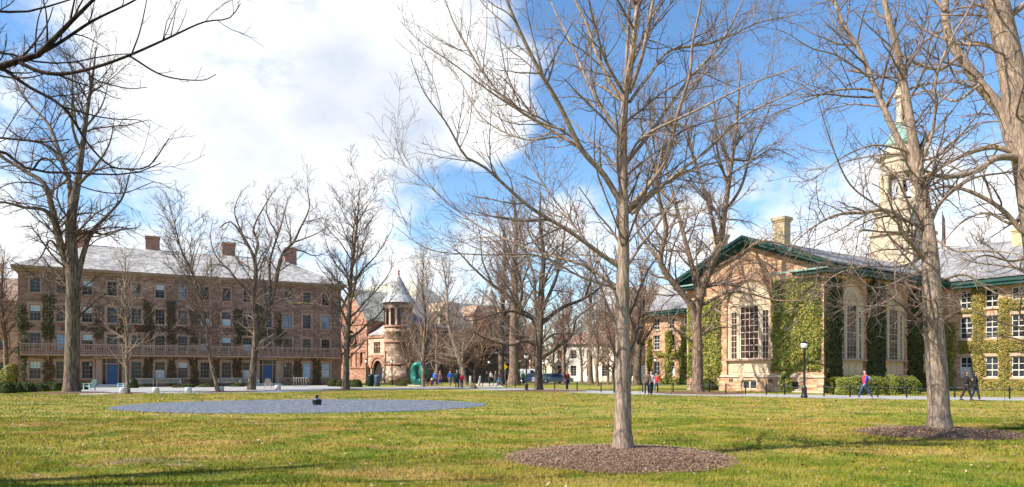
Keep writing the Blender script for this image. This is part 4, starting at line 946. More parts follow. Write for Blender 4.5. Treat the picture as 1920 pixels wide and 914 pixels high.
# 1 nearest tree
T = [(1168,838,.20),(1168,700,.165),(1167,560,.148),(1169,470,.128),(1169,400,.112),(1168,300,.094),(1170,210,.08),(1178,140,.062),(1190,60,.052),(1200,-60,.04),(1208,-200,.025),(1212,-330,.01)]
Lm = [([(1164,380),(1130,325),(1090,280),(1050,200),(1010,130),(975,60),(950,0),(915,-90),(880,-190)], .068, .012, -.25),
 ([(1092,282),(1063,262),(963,200),(910,142),(863,68),(835,0),(815,-80)], .04, .008, .35, -.3),
 ([(1160,500),(1131,480),(1065,432),(994,389),(910,315),(873,294),(837,231),(795,173),(770,110)], .055, .006, -.3),
 ([(1158,540),(1100,500),(1000,470),(910,431),(857,394),(789,336),(752,300),(738,235)], .035, .005, .3),
 ([(1158,555),(1110,470),(1067,410),(1015,341),(978,273),(950,225)], .036, .006, .7),
 ([(1153,540),(1090,520),(1010,480),(900,478),(805,468),(740,425)], .028, .004, -.5),
 ([(1060,245),(1010,228),(930,180),(850,120),(790,80),(750,40)], .028, .005, -.2, -.5),
 ([(1130,325),(1060,260),(985,262),(905,222),(855,140),(800,95)], .03, .005, .3, -.1),
 ([(1178,398),(1225,357),(1293,320),(1372,299),(1440,296)], .042, .007, .3),
 ([(1178,392),(1215,350),(1251,294),(1272,210),(1293,142),(1299,79),(1315,0),(1320,-90)], .055, .01, -.3),
 ([(1173,308),(1225,242),(1293,147),(1346,89),(1393,0),(1420,-90)], .048, .01, .35),
 ([(1183,402),(1257,336),(1330,278),(1399,215),(1498,168),(1560,125)], .045, .006, -.15),
 ([(1174,305),(1206,257),(1300,210),(1409,157),(1500,125)], .035, .006, -.55),
 ([(1180,192),(1225,131),(1257,95),(1341,79),(1425,42),(1498,26),(1560,-10)], .04, .006, .2),
 ([(1171,190),(1146,158),(1120,105),(1099,42),(1078,0),(1060,-80),(1050,-170)], .052, .012, .25),
 ([(1168,255),(1131,205),(1104,158),(1068,74),(1036,10),(1010,-80)], .045, .01, .5),
 ([(1171,178),(1136,115),(1120,63),(1104,0),(1095,-110)], .038, .01, -.5),
 ([(1173,195),(1175,105),(1181,0),(1178,-120),(1170,-240)], .045, .012, .1),
 ([(1180,175),(1204,105),(1225,0),(1245,-100),(1270,-220)], .05, .012, -.2),
 ([(1182,130),(1220,40),(1265,-30),(1310,-120)], .035, .01, .5),
 ([(1166,470),(1200,430),(1240,400),(1300,392),(1360,420)], .022, .004, -.7),
 ([(1170,455),(1140,380),(1115,300),(1118,200),(1115,140)], .022, .004, -.8)]
lv1 = [S_(4.6, .12, .98, (25, 58), .36, 10, .025, .09, .5, .0046, .3, 2.0, .2), S_(6.5, .1, 1, (28, 62), .45, 7, .03, .11, .6, .0034, .15, .9), S_(6.5, .1, 1, (30, 62), .5, 5, .03, .11, .6, .0029, .08, .42)]
traced('maple_tree', 1168, 838, T, Lm, lv1, M['bark_pale'], M['twig'], 'nearest bare tree, straight pale trunk rising from a round bark mulch mound', d=13.0, z0=.16, seed=5, flare=1.34, ts=.86, ls=.82, sides=(12,6,4,3))

# 2 right forked tree
T = [(1762,800,.275),(1757,700,.262),(1750,600,.25),(1745,500,.22),(1740,430,.17),(1725,340,.15),(1712,265,.125),(1696,164,.10),(1679,82,.085),(1657,0,.07),(1640,-90,.05),(1620,-200,.02)]
Lm = [([(1722,330),(1684,262),(1640,164),(1613,98),(1580,44),(1564,0),(1545,-70),(1520,-150)], .105, .02, .15),
 ([(1732,390),(1723,328),(1750,240),(1755,148),(1783,77),(1826,0),(1850,-70)], .06, .012, -.25),
 ([(1745,495),(1717,465),(1690,434),(1684,405),(1657,394),(1619,399),(1564,405),(1510,437),(1470,480)], .085, .008, -.2),
 ([(1690,437),(1650,435),(1613,434),(1605,470),(1590,520)], .035, .008, -.5, -.2),
 ([(1655,200),(1635,170),(1564,170),(1509,191),(1455,213),(1400,230),(1350,260)], .04, .006, .1, .5),
 ([(1700,285),(1684,279),(1635,273),(1580,295),(1537,328),(1490,350)], .035, .005, -.3),
 ([(1684,420),(1657,394),(1597,350),(1564,284),(1531,180),(1515,120)], .03, .005, -.4, -.3),
 ([(1748,410),(1760,385),(1783,361),(1826,334),(1880,325),(1950,318)], .06, .012, .25),
 ([(1745,560),(1730,559),(1694,547),(1671,562),(1638,575),(1589,575),(1550,600)], .03, .004, -.6),
 ([(1750,530),(1773,523),(1812,516),(1852,542),(1884,555),(1930,557)], .045, .008, -.35),
 ([(1748,470),(1690,500),(1620,500),(1560,520),(1520,570),(1490,610)], .032, .004, .1),
 ([(1742,440),(1790,470),(1850,470),(1920,480),(1980,510)], .035, .006, -.5),
 ([(1630,145),(1570,105),(1520,90),(1470,60),(1420,50)], .03, .005, -.3, .4),
 ([(1753,200),(1800,160),(1850,140),(1920,120)], .03, .006, .4, -.6),
 ([(1690,150),(1720,90),(1740,20),(1750,-60)], .04, .01, .5),
 ([(1745,500),(1700,520),(1640,540),(1570,500),(1500,470),(1450,480)], .03, .004, -.9)]
lv2 = [S_(4.2, .12, .98, (30, 70), .38, 10, -.005, .12, .5, .0062, .4, 2.3), S_(5.2, .1, 1, (30, 70), .48, 8, -.008, .14, .6, .0048, .2, 1.25), S_(5.0, .1, 1, (30, 70), .55, 6, .0, .14, .6, .0040, .12, .6)]
traced('linden_tree', 1762, 800, T, Lm, lv2, M['bark_pale'], M['twig'], 'bare forked tree with tangled drooping twigs, in front of the white cupola', d=18.0, z0=.12, seed=8, flare=1.24, ts=.96, ls=.9, sides=(12,6,4,3))

# 3 big rough trunk at the right edge
T = [(1980,840,.55),(1965,700,.46),(1950,480,.42),(1930,330,.40),(1915,250,.385),(1898,140,.36),(1882,60,.33),(1862,-30,.30),(1840,-140,.24),(1820,-300,.12)]
Lm = [([(1918,290),(1895,262),(1881,213),(1837,159),(1799,104),(1777,66),(1772,0),(1780,-90),(1760,-180)], .21, .05, .2),
 ([(1915,280),(1898,284),(1865,276),(1826,284),(1777,306),(1735,340),(1700,400)], .10, .015, .3),
 ([(1915,300),(1898,295),(1865,298),(1826,323),(1770,332),(1720,318),(1660,330)], .12, .015, -.3),
 ([(1935,440),(1920,437),(1865,383),(1783,350),(1720,372),(1660,420)], .09, .01, .1),
 ([(1890,110),(1850,85),(1800,82),(1740,60),(1690,20)], .08, .012, .4),
 ([(1935,380),(1900,420),(1850,400),(1800,420),(1750,480)], .06, .008, .6),
 ([(1800,104),(1760,130),(1700,110),(1640,60),(1600,20)], .06, .01, -.4, .6),
 ([(1837,159),(1790,190),(1740,170),(1690,190),(1620,220)], .05, .008, .5, .3),
 ([(1880,40),(1930,0),(1980,-60)], .12, .03, .2),
 ([(1772,20),(1730,-20),(1680,-60),(1640,-150)], .06, .012, .2, .9),
 ([(1945,470),(1900,490),(1840,480),(1790,520)], .05, .006, -.3)]
lv3 = [S_(3.0, .1, .98, (30, 75), .34, 10, .0, .13, .45, .0075, .5, 2.8), S_(4.0, .1, 1, (30, 70), .48, 8, .0, .15, .6, .0055, .2, 1.4), S_(4.2, .1, 1, (30, 70), .55, 6, .0, .15, .6, .0045, .15, .65)]
traced('elm_tree', 1972, 840, T, Lm, lv3, M['bark_pale'], M['twig'], 'massive rough barked trunk leaning in at the right edge with arching limbs', d=21.5, seed=11, sides=(14,6,4,3))

# 4 forked tree before the gabled wing
T = [(1308,738,.50),(1308,650,.43),(1306,600,.43),(1312,556,.40),(1330,505,.34),(1349,460,.30),(1358,400,.25),(1368,330,.20),(1380,240,.14),(1386,160,.08),(1390,110,.03)]
Lm = [([(1306,612),(1295,571),(1262,530),(1238,490),(1249,430),(1237,380),(1225,310),(1205,250),(1195,190)], .33, .05, -.15),
 ([(1240,490),(1215,462),(1195,430),(1190,380),(1170,320)], .16, .03, .3, -.8),
 ([(1310,560),(1299,505),(1282,442),(1266,380),(1250,320),(1228,250),(1220,180)], .27, .04, .25),
 ([(1349,465),(1335,410),(1318,350),(1300,290),(1285,220),(1290,140)], .2, .03, .4),
 ([(1345,500),(1386,480),(1420,455),(1453,455),(1500,470),(1540,500)], .17, .02, -.25),
 ([(1318,572),(1361,550),(1403,550),(1453,563),(1507,563),(1550,545)], .16, .02, -.45),
 ([(1304,645),(1270,621),(1245,596),(1225,590),(1200,600)], .13, .02, -.3),
 ([(1310,636),(1328,617),(1353,604),(1375,612)], .09, .02, -.4),
 ([(1358,400),(1390,350),(1410,280),(1440,210),(1455,150)], .15, .02, .2),
 ([(1365,350),(1345,280),(1340,200),(1330,130)], .13, .02, -.3),
 ([(1262,380),(1230,350),(1195,330),(1160,290)], .11, .02, .5, .9),
 ([(1372,300),(1410,300),(1450,280),(1500,300)], .10, .015, .5),
 ([(1299,505),(1275,480),(1262,450)], .1, .02, .8, .3)]
lvA = [S_(1.9, .15, .98, (28, 65), .36, 9, .015, .12, .40, .018, .9, 5.6), S_(2.9, .1, 1, (28, 65), .48, 7, .015, .13, .6, .0125, .5, 3.0), S_(3.2, .05, 1, (28, 65), .5, 5, .02, .13, .6, .0108, .35, 1.5)]
traced('oak_tree', 1308, 738, T, Lm, lvA, M['bark'], M['twig'], 'tall bare forked tree directly left of the big arched window', seed=21, ts=.9, ls=.85, d=52.5, z0=.10)

# 5 broad spreading tree
T = [(1010,733,.42),(1010,676,.36),(1011,633,.36),(1013,587,.36),(1016,526,.28),(1019,480,.22),(1012,420,.15),(1014,360,.06)]
Lm = [([(1015,672),(1040,655),(1071,630),(1080,599),(1105,578),(1130,560)], .23, .03, -.2),
 ([(1014,645),(1040,627),(1083,627),(1110,640)], .12, .02, -.5),
 ([(1016,606),(1053,578),(1096,560),(1126,538),(1150,500)], .26, .03, .25),
 ([(1016,585),(1031,550),(1043,520),(1053,480),(1060,430),(1075,380)], .2, .03, .1),
 ([(1008,650),(985,639),(961,647),(939,644),(906,633),(881,622),(850,640)], .21, .02, -.3),
 ([(1009,655),(991,633),(967,627),(940,612),(915,630)], .13, .02, .5),
 ([(1011,618),(998,596),(973,581),(952,553),(924,535),(893,508),(866,480),(835,450)], .28, .02, .1),
 ([(998,598),(961,584),(924,590),(884,602),(850,590)], .15, .02, -.6),
 ([(1011,605),(1004,566),(1001,517),(988,480),(975,430),(960,380)], .22, .02, .4),
 ([(973,583),(979,541),(967,498),(950,450),(930,400)], .15, .02, -.3),
 ([(1016,540),(1040,490),(1085,450),(1100,400)], .13, .02, -.4),
 ([(1096,560),(1110,520),(1120,480),(1118,430)], .12, .02, .4, .8),
 ([(924,535),(905,490),(900,440),(890,400)], .11, .02, .5, .3),
 ([(1018,480),(990,430),(1000,380),(985,345)], .1, .02, .3)]
traced('oak_tree', 1010, 733, T, Lm, lvA, M['bark_dark'], M['twig'], 'broad bare tree with crooked low limbs beside the black lamp post, mid lawn', seed=31, ts=.85, ls=.82, d=58.6, z0=.08)

# 6 tall left tree
T = [(134,737,.58),(136,636,.52),(136,518,.48),(133,450,.42),(135,400,.36),(144,350,.28),(155,271,.20),(164,206,.14),(175,136,.08),(180,90,.03)]
Lm = [([(130,500),(114,460),(100,400),(83,346),(52,324),(0,293),(-60,260)], .30, .05, -.1),
 ([(122,475),(106,431),(87,396),(44,389),(0,379),(-50,390)], .20, .03, -.5),
 ([(133,420),(131,350),(118,306),(92,236),(57,197),(31,158),(10,110)], .22, .03, .3),
 ([(152,285),(136,236),(136,153),(130,100)], .12, .02, -.3),
 ([(142,535),(158,471),(173,435),(205,400),(230,370),(245,320)], .24, .03, .1),
 ([(144,350),(180,310),(205,270),(215,220)], .13, .02, -.2),
 ([(118,479),(94,451),(79,479),(60,500)], .11, .02, -.3),
 ([(160,240),(190,200),(205,150)], .09, .02, .3),
 ([(110,290),(80,270),(40,260),(0,230)], .10, .02, -.5, .4),
 ([(173,435),(200,440),(235,430),(262,440)], .11, .02, -.4, .3),
 ([(132,330),(110,350),(70,370),(30,360)], .1, .02, .7)]
traced('elm_tree', 134, 737, T, Lm, lvA, M['bark_grey'], M['twig_dark'], 'tall dark bare tree before the left end of the brown hall', seed=41, ts=.95, ls=1.0, d=53.0, z0=.08)

# 7 twisted tree
T = [(471,731,.48),(478,658,.36),(481,606,.36),(478,580,.36),(475,550,.28),(480,509,.24),(473,476,.19),(450,435,.14),(430,415,.1),(412,428,.05)]
Lm = [([(481,628),(506,576),(517,532),(528,480),(550,455),(562,430),(580,390),(575,350)], .32, .03, .15),
 ([(508,572),(506,494),(521,442),(528,420),(540,370)], .2, .03, .35, .4),
 ([(476,556),(450,532),(424,502),(402,496),(385,510)], .18, .02, -.2),
 ([(516,558),(543,569),(573,569),(603,573),(615,590)], .14, .02, -.3),
 ([(500,585),(530,560),(550,575),(570,600)], .1, .02, -.7),
 ([(478,480),(484,457),(476,427),(500,380),(520,350)], .15, .02, .2),
 ([(528,480),(560,470),(590,480),(620,470)], .12, .02, .3, .4),
 ([(550,455),(590,440),(625,420)], .1, .015, -.3, .4),
 ([(455,440),(440,400),(450,365),(470,345)], .09, .015, -.2),
 ([(521,442),(500,400),(505,360)], .1, .02, -.4, .6),
 ([(428,505),(405,480),(395,445),(400,405)], .09, .015, .3, -.3)]
traced('crooked_tree', 471, 731, T, Lm, lvA, M['bark_grey'], M['twig'], 'twisted bare tree with snaking limbs, right half of the brown hall', seed=51, ts=.76, ls=.82, d=62.0, z0=.02)

def auto_limbs(px, py, d, trunk, num, seed, t0=.25, elev=(30, 60), ln=(.3, .55), rf=.5, curve=.12, K=30, z0=0.0):
    """trunk traced, limbs grown all round it"""
    rg = np.random.default_rng(seed); rows = []
    for a, b, r in trunk:
        v = P(a, b, d); rows.append([v.x, v.y, v.z, r])
    rows[0][2] = z0-.03; T0 = resample(rows, K); H = T0[-1, 2]-T0[0, 2]; out = []
    for i in range(num):
        t = t0+(1-t0-.05)*(i+rg.uniform(.2, .8))/num; k = int(t*(K-1)); st = T0[k]
        az = i*2.399+rg.uniform(-.4, .4); el = math.radians(rg.uniform(*elev)+25*t); l = H*rg.uniform(*ln)*(1.15-.75*t)
        dr = np.array([math.cos(az)*math.cos(el), math.sin(az)*math.cos(el), math.sin(el)]); p = st[:3].copy(); r0 = min(st[3]*rf, l*.03); R_ = [[*p, r0]]
        for j in range(1, 7):
            dr = unit(dr+rg.normal(0, curve, 3)+np.array([0, 0, .06])); p = p+dr*l/6; R_.append([*p, r0*(1-j/6*.85)])
        out.append(resample(R_, K))
    return T0, out
def grown(name, px, py, trunk, num, lv, bmat, tmat, label, seed, d=None, group=None, z0=0.0, **kw):
    d = d or dep(py); trunk = [list(x) for x in trunk]
    T0, lm = auto_limbs(px, py, d, trunk, num, seed, z0=z0, **kw)
    T0[0, 3] *= 1.35; T0[1, 3] *= 1.1
    return finish_tree(name, (T0[0, 0], T0[0, 1], z0), [T0]+lm, lv, bmat, tmat, label, group, seed, (8, 5, 3, 3))[0]
lvS = [S_(3.8, .15, .98, (28, 60), .36, 8, .04, .12, .55, .011, .4, 2.2), S_(2.6, .1, 1, (28, 60), .45, 6, .03, .13, .6, .0085, .25, 1.1), S_(3.2, .1, 1, (28, 60), .5, 5, .03, .13, .6, .0075, .2, .5)]
lvM = [S_(2.5, .12, .98, (25, 55), .40, 8, .04, .10, .42, .017, .7, 4.2), S_(3.0, .1, 1, (25, 58), .48, 6, .03, .12, .6, .0125, .4, 2.3), S_(3.0, .1, 1, (25, 58), .5, 5, .03, .12, .6, .0108, .3, 1.1)]
grown('young_tree', 240, 738.5, [(240,739,.14),(238,676,.115),(238,621,.09),(236,558,.06),(235,510,.035),(234,470,.012)], 14, lvS, M['bark'], M['twig_pale'], 'small pale twiggy tree in front of the blue door near the left', 61, t0=.28, elev=(20, 50), ln=(.32, .5), d=52.0, z0=.03)
grown('leaning_tree', 409, 734.5, [(409,735,.17),(394,669,.14),(383,599,.12),(361,513,.085),(342,476,.06),(327,420,.035),(318,385,.015)], 20, lvM, M['bark'], M['twig'], 'slim bare tree leaning left before the middle of the brown hall', 62, t0=.3, elev=(20, 50), ln=(.34, .48), d=55.8, z0=.05)
grown('elm_tree', 648, 731, [(648,732,.31),(651,639,.25),(656,565,.20),(659,508,.15),(666,450,.105),(671,400,.065),(675,345,.02)], 24, lvM, M['bark_grey'], M['twig_dark'], 'oval crowned bare tree at the right corner of the brown hall', 63, t0=.26, elev=(15, 50), ln=(.36, .50), d=62.6, z0=.04)
grown('young_tree', 793, 727, [(793,727,.20),(795,650,.17),(797,590,.13),(792,540,.09),(795,480,.02)], 16, lvM, M['bark'], M['twig_pale'], 'slender bare tree right against the green ring sculpture', 64, t0=.22, elev=(30, 58), ln=(.35, .5), d=75)
grown('leaning_tree', 872, 722, [(872,722,.34),(866,690,.28),(850,640,.22),(840,600,.18),(838,550,.12),(830,490,.03)], 16, lvM, M['bark_pale'], M['twig_pale'], 'pale bare tree leaning left behind the walkers on the path', 65, t0=.25, ln=(.35, .5), d=84)
grown('young_tree', 863, 724, [(863,724,.10),(862,690,.08),(862,650,.05),(863,610,.012)], 12, lvS, M['bark'], M['twig_pale'], 'thin young tree just behind the red jacket', 66, t0=.3, ln=(.35, .5), d=80)
grown('elm_tree', 940, 722, [(940,722,.42),(940,660,.38),(941,600,.34),(944,540,.27),(946,480,.18),(945,420,.05)], 16, lvM, M['bark_grey'], M['twig'], 'pale straight trunk behind the fence posts, left one of the thick pair', 67, t0=.42, ln=(.25, .4), d=88)
grown('elm_tree', 963, 722, [(963,722,.72),(964,680,.6),(963,630,.56),(966,570,.48),(965,500,.34),(968,420,.2),(964,370,.04)], 18, lvM, M['bark'], M['twig'], 'thick dark trunk left of the lamp post, right one of the thick pair', 68, t0=.35, ln=(.25, .4), d=84)
grown('young_tree', 1057, 719, [(1057,719,.36),(1057,680,.30),(1056,640,.22),(1055,590,.12),(1056,530,.02)], 16, lvM, M['bark'], M['twig_red'], 'bare tree behind the person in the dark red top', 69, t0=.25, ln=(.35, .55), d=99)
grown('young_tree', 1091, 718, [(1091,718,.2),(1090,680,.17),(1088,640,.12),(1092,590,.03)], 14, lvM, M['bark'], M['twig_red'], 'thin reddish bare tree in front of the cream house', 70, t0=.25, ln=(.4, .55), d=104)
grown('elm_tree', 1107, 719, [(1107,719,.42),(1106,670,.36),(1106,620,.28),(1108,560,.18),(1106,480,.03)], 16, lvM, M['bark'], M['twig'], 'straight dark trunk in front of the right half of the cream house', 71, t0=.35, ln=(.3, .45), d=97)
grown('young_tree', 1120, 724, [(1120,724,.22),(1119,690,.18),(1121,650,.12),(1118,600,.07),(1122,540,.02)], 15, lvM, M['bark'], M['twig_pale'], 'vase shaped bare tree just left of the nearest trunk, right of the cream house', 72, t0=.2, elev=(45, 65), ln=(.4, .6), d=80)
grown('young_tree', 1140, 722.5, [(1140,723,.2),(1140,680,.16),(1139,640,.11),(1141,590,.03)], 14, lvM, M['bark'], M['twig_red'], 'small bare tree before the tan stone hall', 73, t0=.25, ln=(.4, .55), d=86)
grown('elm_tree', 1194, 722, [(1194,722,.55),(1196,670,.46),(1200,620,.36),(1205,560,.26),(1200,490,.05)], 18, lvM, M['bark_grey'], M['twig_red'], 'brown bare tree between the nearest trunk and the ivy covered end', 74, t0=.22, ln=(.35, .55), d=85)
grown('bushy_tree', 1222, 720, [(1222,720,.3),(1222,690,.26),(1220,640,.2),(1223,590,.03)], 18, lvM, M['bark'], M['twig_red'], 'low bushy reddish tree at the left end of the ivy covered hall', 75, t0=.12, elev=(25, 55), ln=(.5, .7), d=95)
grown('elm_tree', 715, 716, [(715,716,.3),(718,660,.25),(722,610,.18),(720,560,.03)], 14, lvM, M['bark'], M['twig'], 'bare tree against the round entrance arch', 76, t0=.35, ln=(.35, .5), d=98) if False else None
grown('young_tree', 722, 721, [(722,721,.07),(722,700,.05),(722,675,.02)], 9, lvS, M['bark'], M['twig'], 'tiny sapling before the round stone tower', 77, t0=.3, ln=(.4, .6), d=88)
grown('elm_tree', 12, 722, [(12,722,.3),(10,640,.26),(2,560,.2),(8,480,.03)], 14, lvM, M['bark'], M['twig_red'], 'bare tree at the far left before the brown dormitory', 78, t0=.2, ln=(.35, .5), d=86)

# overhanging tree at the left, trunk outside the picture
d8 = 8.0
T = [(-1020,1010,.34),(-1015,760,.29),(-1005,500,.26),(-995,250,.22),(-985,0,.17),(-970,-250,.12),(-950,-500,.04)]
far = lambda x, y: (x, y)
Lm = [([(-400,260),(-250,200),(-100,150),(0,127),(35,114),(70,105),(122,52),(175,0),(235,-60)], .075, .010, .0),
 ([(64,107),(114,79),(175,39),(254,0),(310,-40)], .022, .006, .1, .0),
 ([(33,116),(79,136),(127,138),(184,125),(245,103),(315,72),(381,42),(429,35),(451,7)], .024, .005, -.1),
 ([(-400,240),(-250,140),(-100,105),(0,98),(66,116),(131,118),(197,105),(250,101)], .03, .006, .25),
 ([(5,128),(52,162),(118,201),(166,271),(206,311),(241,317),(280,311),(317,260)], .021, .0055, .15),
 ([(-405,420),(-250,330),(-100,280),(0,258),(66,267),(130,262)], .03, .006, -.15),
 ([(-405,400),(-200,310),(-60,280),(0,282),(57,319),(131,324),(241,327),(302,306)], .035, .006, .1),
 ([(60,320),(87,297),(144,346),(223,363),(289,341)], .012, .004, -.1, .3),
 ([(241,104),(306,142),(376,151),(405,140)], .012, .004, .1, -.1),
 ([(-395,130),(-200,40),(-60,20),(0,22),(52,22),(131,0),(190,-20)], .04, .006, .2),
 ([(150,120),(180,150),(240,166),(275,164)], .011, .0035, -.2),
 ([(118,201),(180,218),(220,224),(262,226),(280,240)], .011, .0035, .3, .1),
 ([(66,103),(68,60),(75,25),(90,0)], .010, .004, .3),
 ([(246,104),(262,60),(275,0),(280,-40)], .009, .003, -.2),
 ([(320,70),(328,30),(330,0)], .006, .002, .2),
 ([(-390,30),(-200,-60),(0,-90),(150,-120)], .04, .01, .4),
 ([(-395,150),(-300,0),(-200,-160),(-120,-330)], .07, .015, .3),
 ([(-405,350),(-520,150),(-640,-20),(-700,-200)], .08, .015, -.2)]
Lm = [([(l[0][0][0]-595, l[0][0][1]+130)]+l[0], l[1]*1.8, *l[2:]) if l[0][0][0] < -300 else l for l in Lm]
lvN = [S_(3.4, .15, 1, (25, 60), .32, 8, .05, .10, .5, .0032, .15, .85), S_(5.5, .1, 1, (25, 60), .42, 6, .03, .12, .55, .0025, .06, .36), S_(4.5, .2, 1, (30, 60), .5, 4, .02, .1, .6, .0016, .03, .09)]
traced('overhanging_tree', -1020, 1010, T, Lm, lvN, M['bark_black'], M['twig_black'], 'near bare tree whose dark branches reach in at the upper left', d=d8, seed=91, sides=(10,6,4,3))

# far trees: a few grown once, then copied
GENS = []
def generic(seed, H, r, num, mat, tm, elev, ln, t0):
    rg = np.random.default_rng(seed); tr = [(960+rg.normal(0, 6), 698+F*CAMH/60-H*t*F/60, r*(1-t)**.8+.01) for t in np.linspace(0, 1, 7)]
    T0, lm = auto_limbs(960, 0, 60.0, tr, num, seed, t0=t0, elev=elev, ln=ln)
    b = np.array([T0[0, 0], 60.0, 0, 0]); T0 = T0-b; lm = [l-b for l in lm]; T0[0, 3] *= 1.4
    root, n_ = finish_tree('bare_tree', (0, 0, 0), [T0]+lm, lvF, mat, tm, None, 'far bare trees behind the lawn', seed, (7, 4, 3, 3)); GENS.append(root)
lvF = [S_(2.0, .15, .98, (25, 58), .38, 7, .04, .11, .5, .024, .8, 4.2), S_(2.6, .1, 1, (25, 60), .48, 5, .03, .13, .6, .019, .5, 2.4), S_(2.4, .1, 1, (25, 60), .5, 4, .03, .13, .6, .017, .3, 1.2)]
generic(101, 15, .33, 18, M['bark_pale'], M['twig_red'], (30, 60), (.35, .5), .2)
generic(102, 18, .38, 20, M['bark_pale'], M['twig'], (35, 60), (.3, .45), .28)
generic(103, 12, .26, 16, M['bark_pale'], M['twig_red'], (25, 55), (.4, .6), .18)
generic(104, 11, .26, 20, M['bark'], M['twig_red'], (12, 45), (.5, .7), .14)
FARS = [(0, 690, 122, 1.0, 'far bare tree left of the grey cone tower'), (1, 800, 118, 1.0, 'far bare tree right of the grey cone tower'), (2, 835, 112, 1.0, 'far tree before the shaded dormers'), (0, 900, 116, 1.05, 'far tree left of the thick trunk pair'),
 (2, 985, 118, 1.2, 'far reddish tree right of the thick trunk pair'), (1, 1070, 142, 1.2, 'tall far tree behind the cream house roof'),
 (0, 1160, 112, 1.1, 'far tree directly behind the nearest trunk'), (2, 1210, 104, 1.2, 'reddish tree right of the nearest trunk, before the grey roofed hall'), (1, 1225, 118, 1.1, 'tall far tree beyond the ivy covered end'),
 (2, 1180, 96, 1.0, 'low reddish tree right beside the nearest trunk'), (1, 1130, 135, 1.1, 'far tree behind the tan stone hall'), (0, 880, 140, 1.1, 'far tree beyond the low dark block'), (1, 1840, 88, 1.2, 'tree rising behind the long roof at the far right'), (0, 1600, 112, 1.25, 'tree rising behind the roof left of the cupola'),
 (1, -5, 112, 1.0, 'far tree at the left edge behind the dormitory'),
 (2, 772, 98, .8, 'low twiggy tree between the stone tower and the green sculpture'), (2, 818, 96, .85, 'low twiggy tree behind the blue shirts'), (3, 890, 102, .9, 'low spreading tree before the dark block'), (3, 905, 110, 1.0, 'taller spreading tree beyond the tan side path'), (2, 1000, 108, .9, 'twiggy tree behind the black lamp post'), (3, 1040, 112, .9, 'spreading tree over the parked cars'), (3, 1150, 104, 1.0, 'spreading tree close left of the nearest trunk'), (2, 1198, 112, 1.15, 'reddish tree behind the pair right of the nearest trunk'), (3, 850, 100, .75, 'low twiggy tree behind the green coat and red jacket')]
FR = random.Random(5)
for i, (g, px, d, s, lb) in enumerate(FARS):
    o = copy_tree(GENS[g]); o.location = G(px, d); o.rotation_euler.z = FR.uniform(0, 6.28); o.scale = (s, s, s*FR.uniform(.92, 1.08)); o['label'] = lb; o['category'] = 'tree'
# far wood: one mass of bare trees beyond everything
Wp, Wf, off = [], [], 0
tpl = []
for g in GENS:
    c = [x for x in COL.objects if x.parent == g]
    for x in c:
        me = x.data; v = np.zeros(len(me.vertices)*3, np.float32); me.vertices.foreach_get('co', v); f = np.zeros(len(me.loops), np.int32); me.loops.foreach_get('vertex_index', f); tpl.append((g, v.reshape(-1, 3), f.reshape(-1, 4)))
for px in range(630, 1300, 21):
    g = FR.choice(GENS); d = FR.uniform(146, 190); a = FR.uniform(0, 6.28); s = FR.uniform(.8, 1.15); q = G(px+FR.uniform(-12, 12), d); cs, sn = math.cos(a), math.sin(a)
    for gg, v, f in tpl:
        if gg is g:
            w = np.stack([(v[:, 0]*cs-v[:, 1]*sn)*s+q.x, (v[:, 0]*sn+v[:, 1]*cs)*s+q.y, v[:, 2]*s*1.05], 1); Wp.append(w); Wf.append(f+off); off += len(w)
tag(link('distant_wood', np_mesh('distant_wood', np.concatenate(Wp), [np.concatenate(Wf)]), M['twig_red']), 'brown mass of leafless woodland beyond the buildings', 'woodland', None, 'stuff')
for g in GENS:
    for x in [x for x in COL.objects if x.parent == g]: bpy.data.objects.remove(x)
    bpy.data.objects.remove(g)
# ------------------------------------------------------------------ street furniture
def lamp_post(loc, h, label):
    r = empty('street_lamp', loc, 0, label, 'lamp', 'black post lamps with white globes'); k = h/3.55
    mb = MB(); mb.lathe([(.20*k,0), (.20*k,.12*k), (.155*k,.2*k), (.15*k,.55*k), (.17*k,.6*k), (.10*k,.72*k), (.075*k,.8*k), (.06*k,2.75*k), (.085*k,2.8*k), (.085*k,2.86*k), (.05*k,2.92*k), (.10*k,2.99*k), (.12*k,3.02*k)], 14); mb.build('post', M['black_iron'], r)
    mb = MB(); mb.lathe([(.12*k,3.023*k), (.17*k,3.08*k), (.195*k,3.2*k), (.19*k,3.32*k)], 16); mb.build('lamp_glass', M['lampglass'], r)
    mb = MB(); mb.lathe([(.215*k,3.322*k), (.20*k,3.36*k), (.10*k,3.44*k), (.03*k,3.47*k), (.045*k,3.50*k), (.02*k,3.55*k)], 14); mb.build('cap', M['black_iron'], r)
    return r
lamp_post(G(1508, dep(747)), 3.6, 'large black lamp post with a white globe before the ivy and hedge')
lamp_post(G(987, dep(734)), 3.2, 'black lamp post left of the broad spreading tree')
lamp_post(G(974.5, 84), 3.3, 'far lamp post with a white globe behind the thick trunk pair')
lamp_post(G(735, 84), 3.2, 'far lamp post before the round stone tower')
lamp_post(G(687, 82), 3.2, 'far lamp post before the big entrance arch')
lamp_post(G(917, 96), 3.3, 'far lamp post before the low dark block')
lamp_post(G(1019, 96), 3.2, 'far lamp post right of the broad spreading trunk')
lamp_post(G(1229, 80), 3.3, 'far lamp post beside the left end of the ivy covered hall')

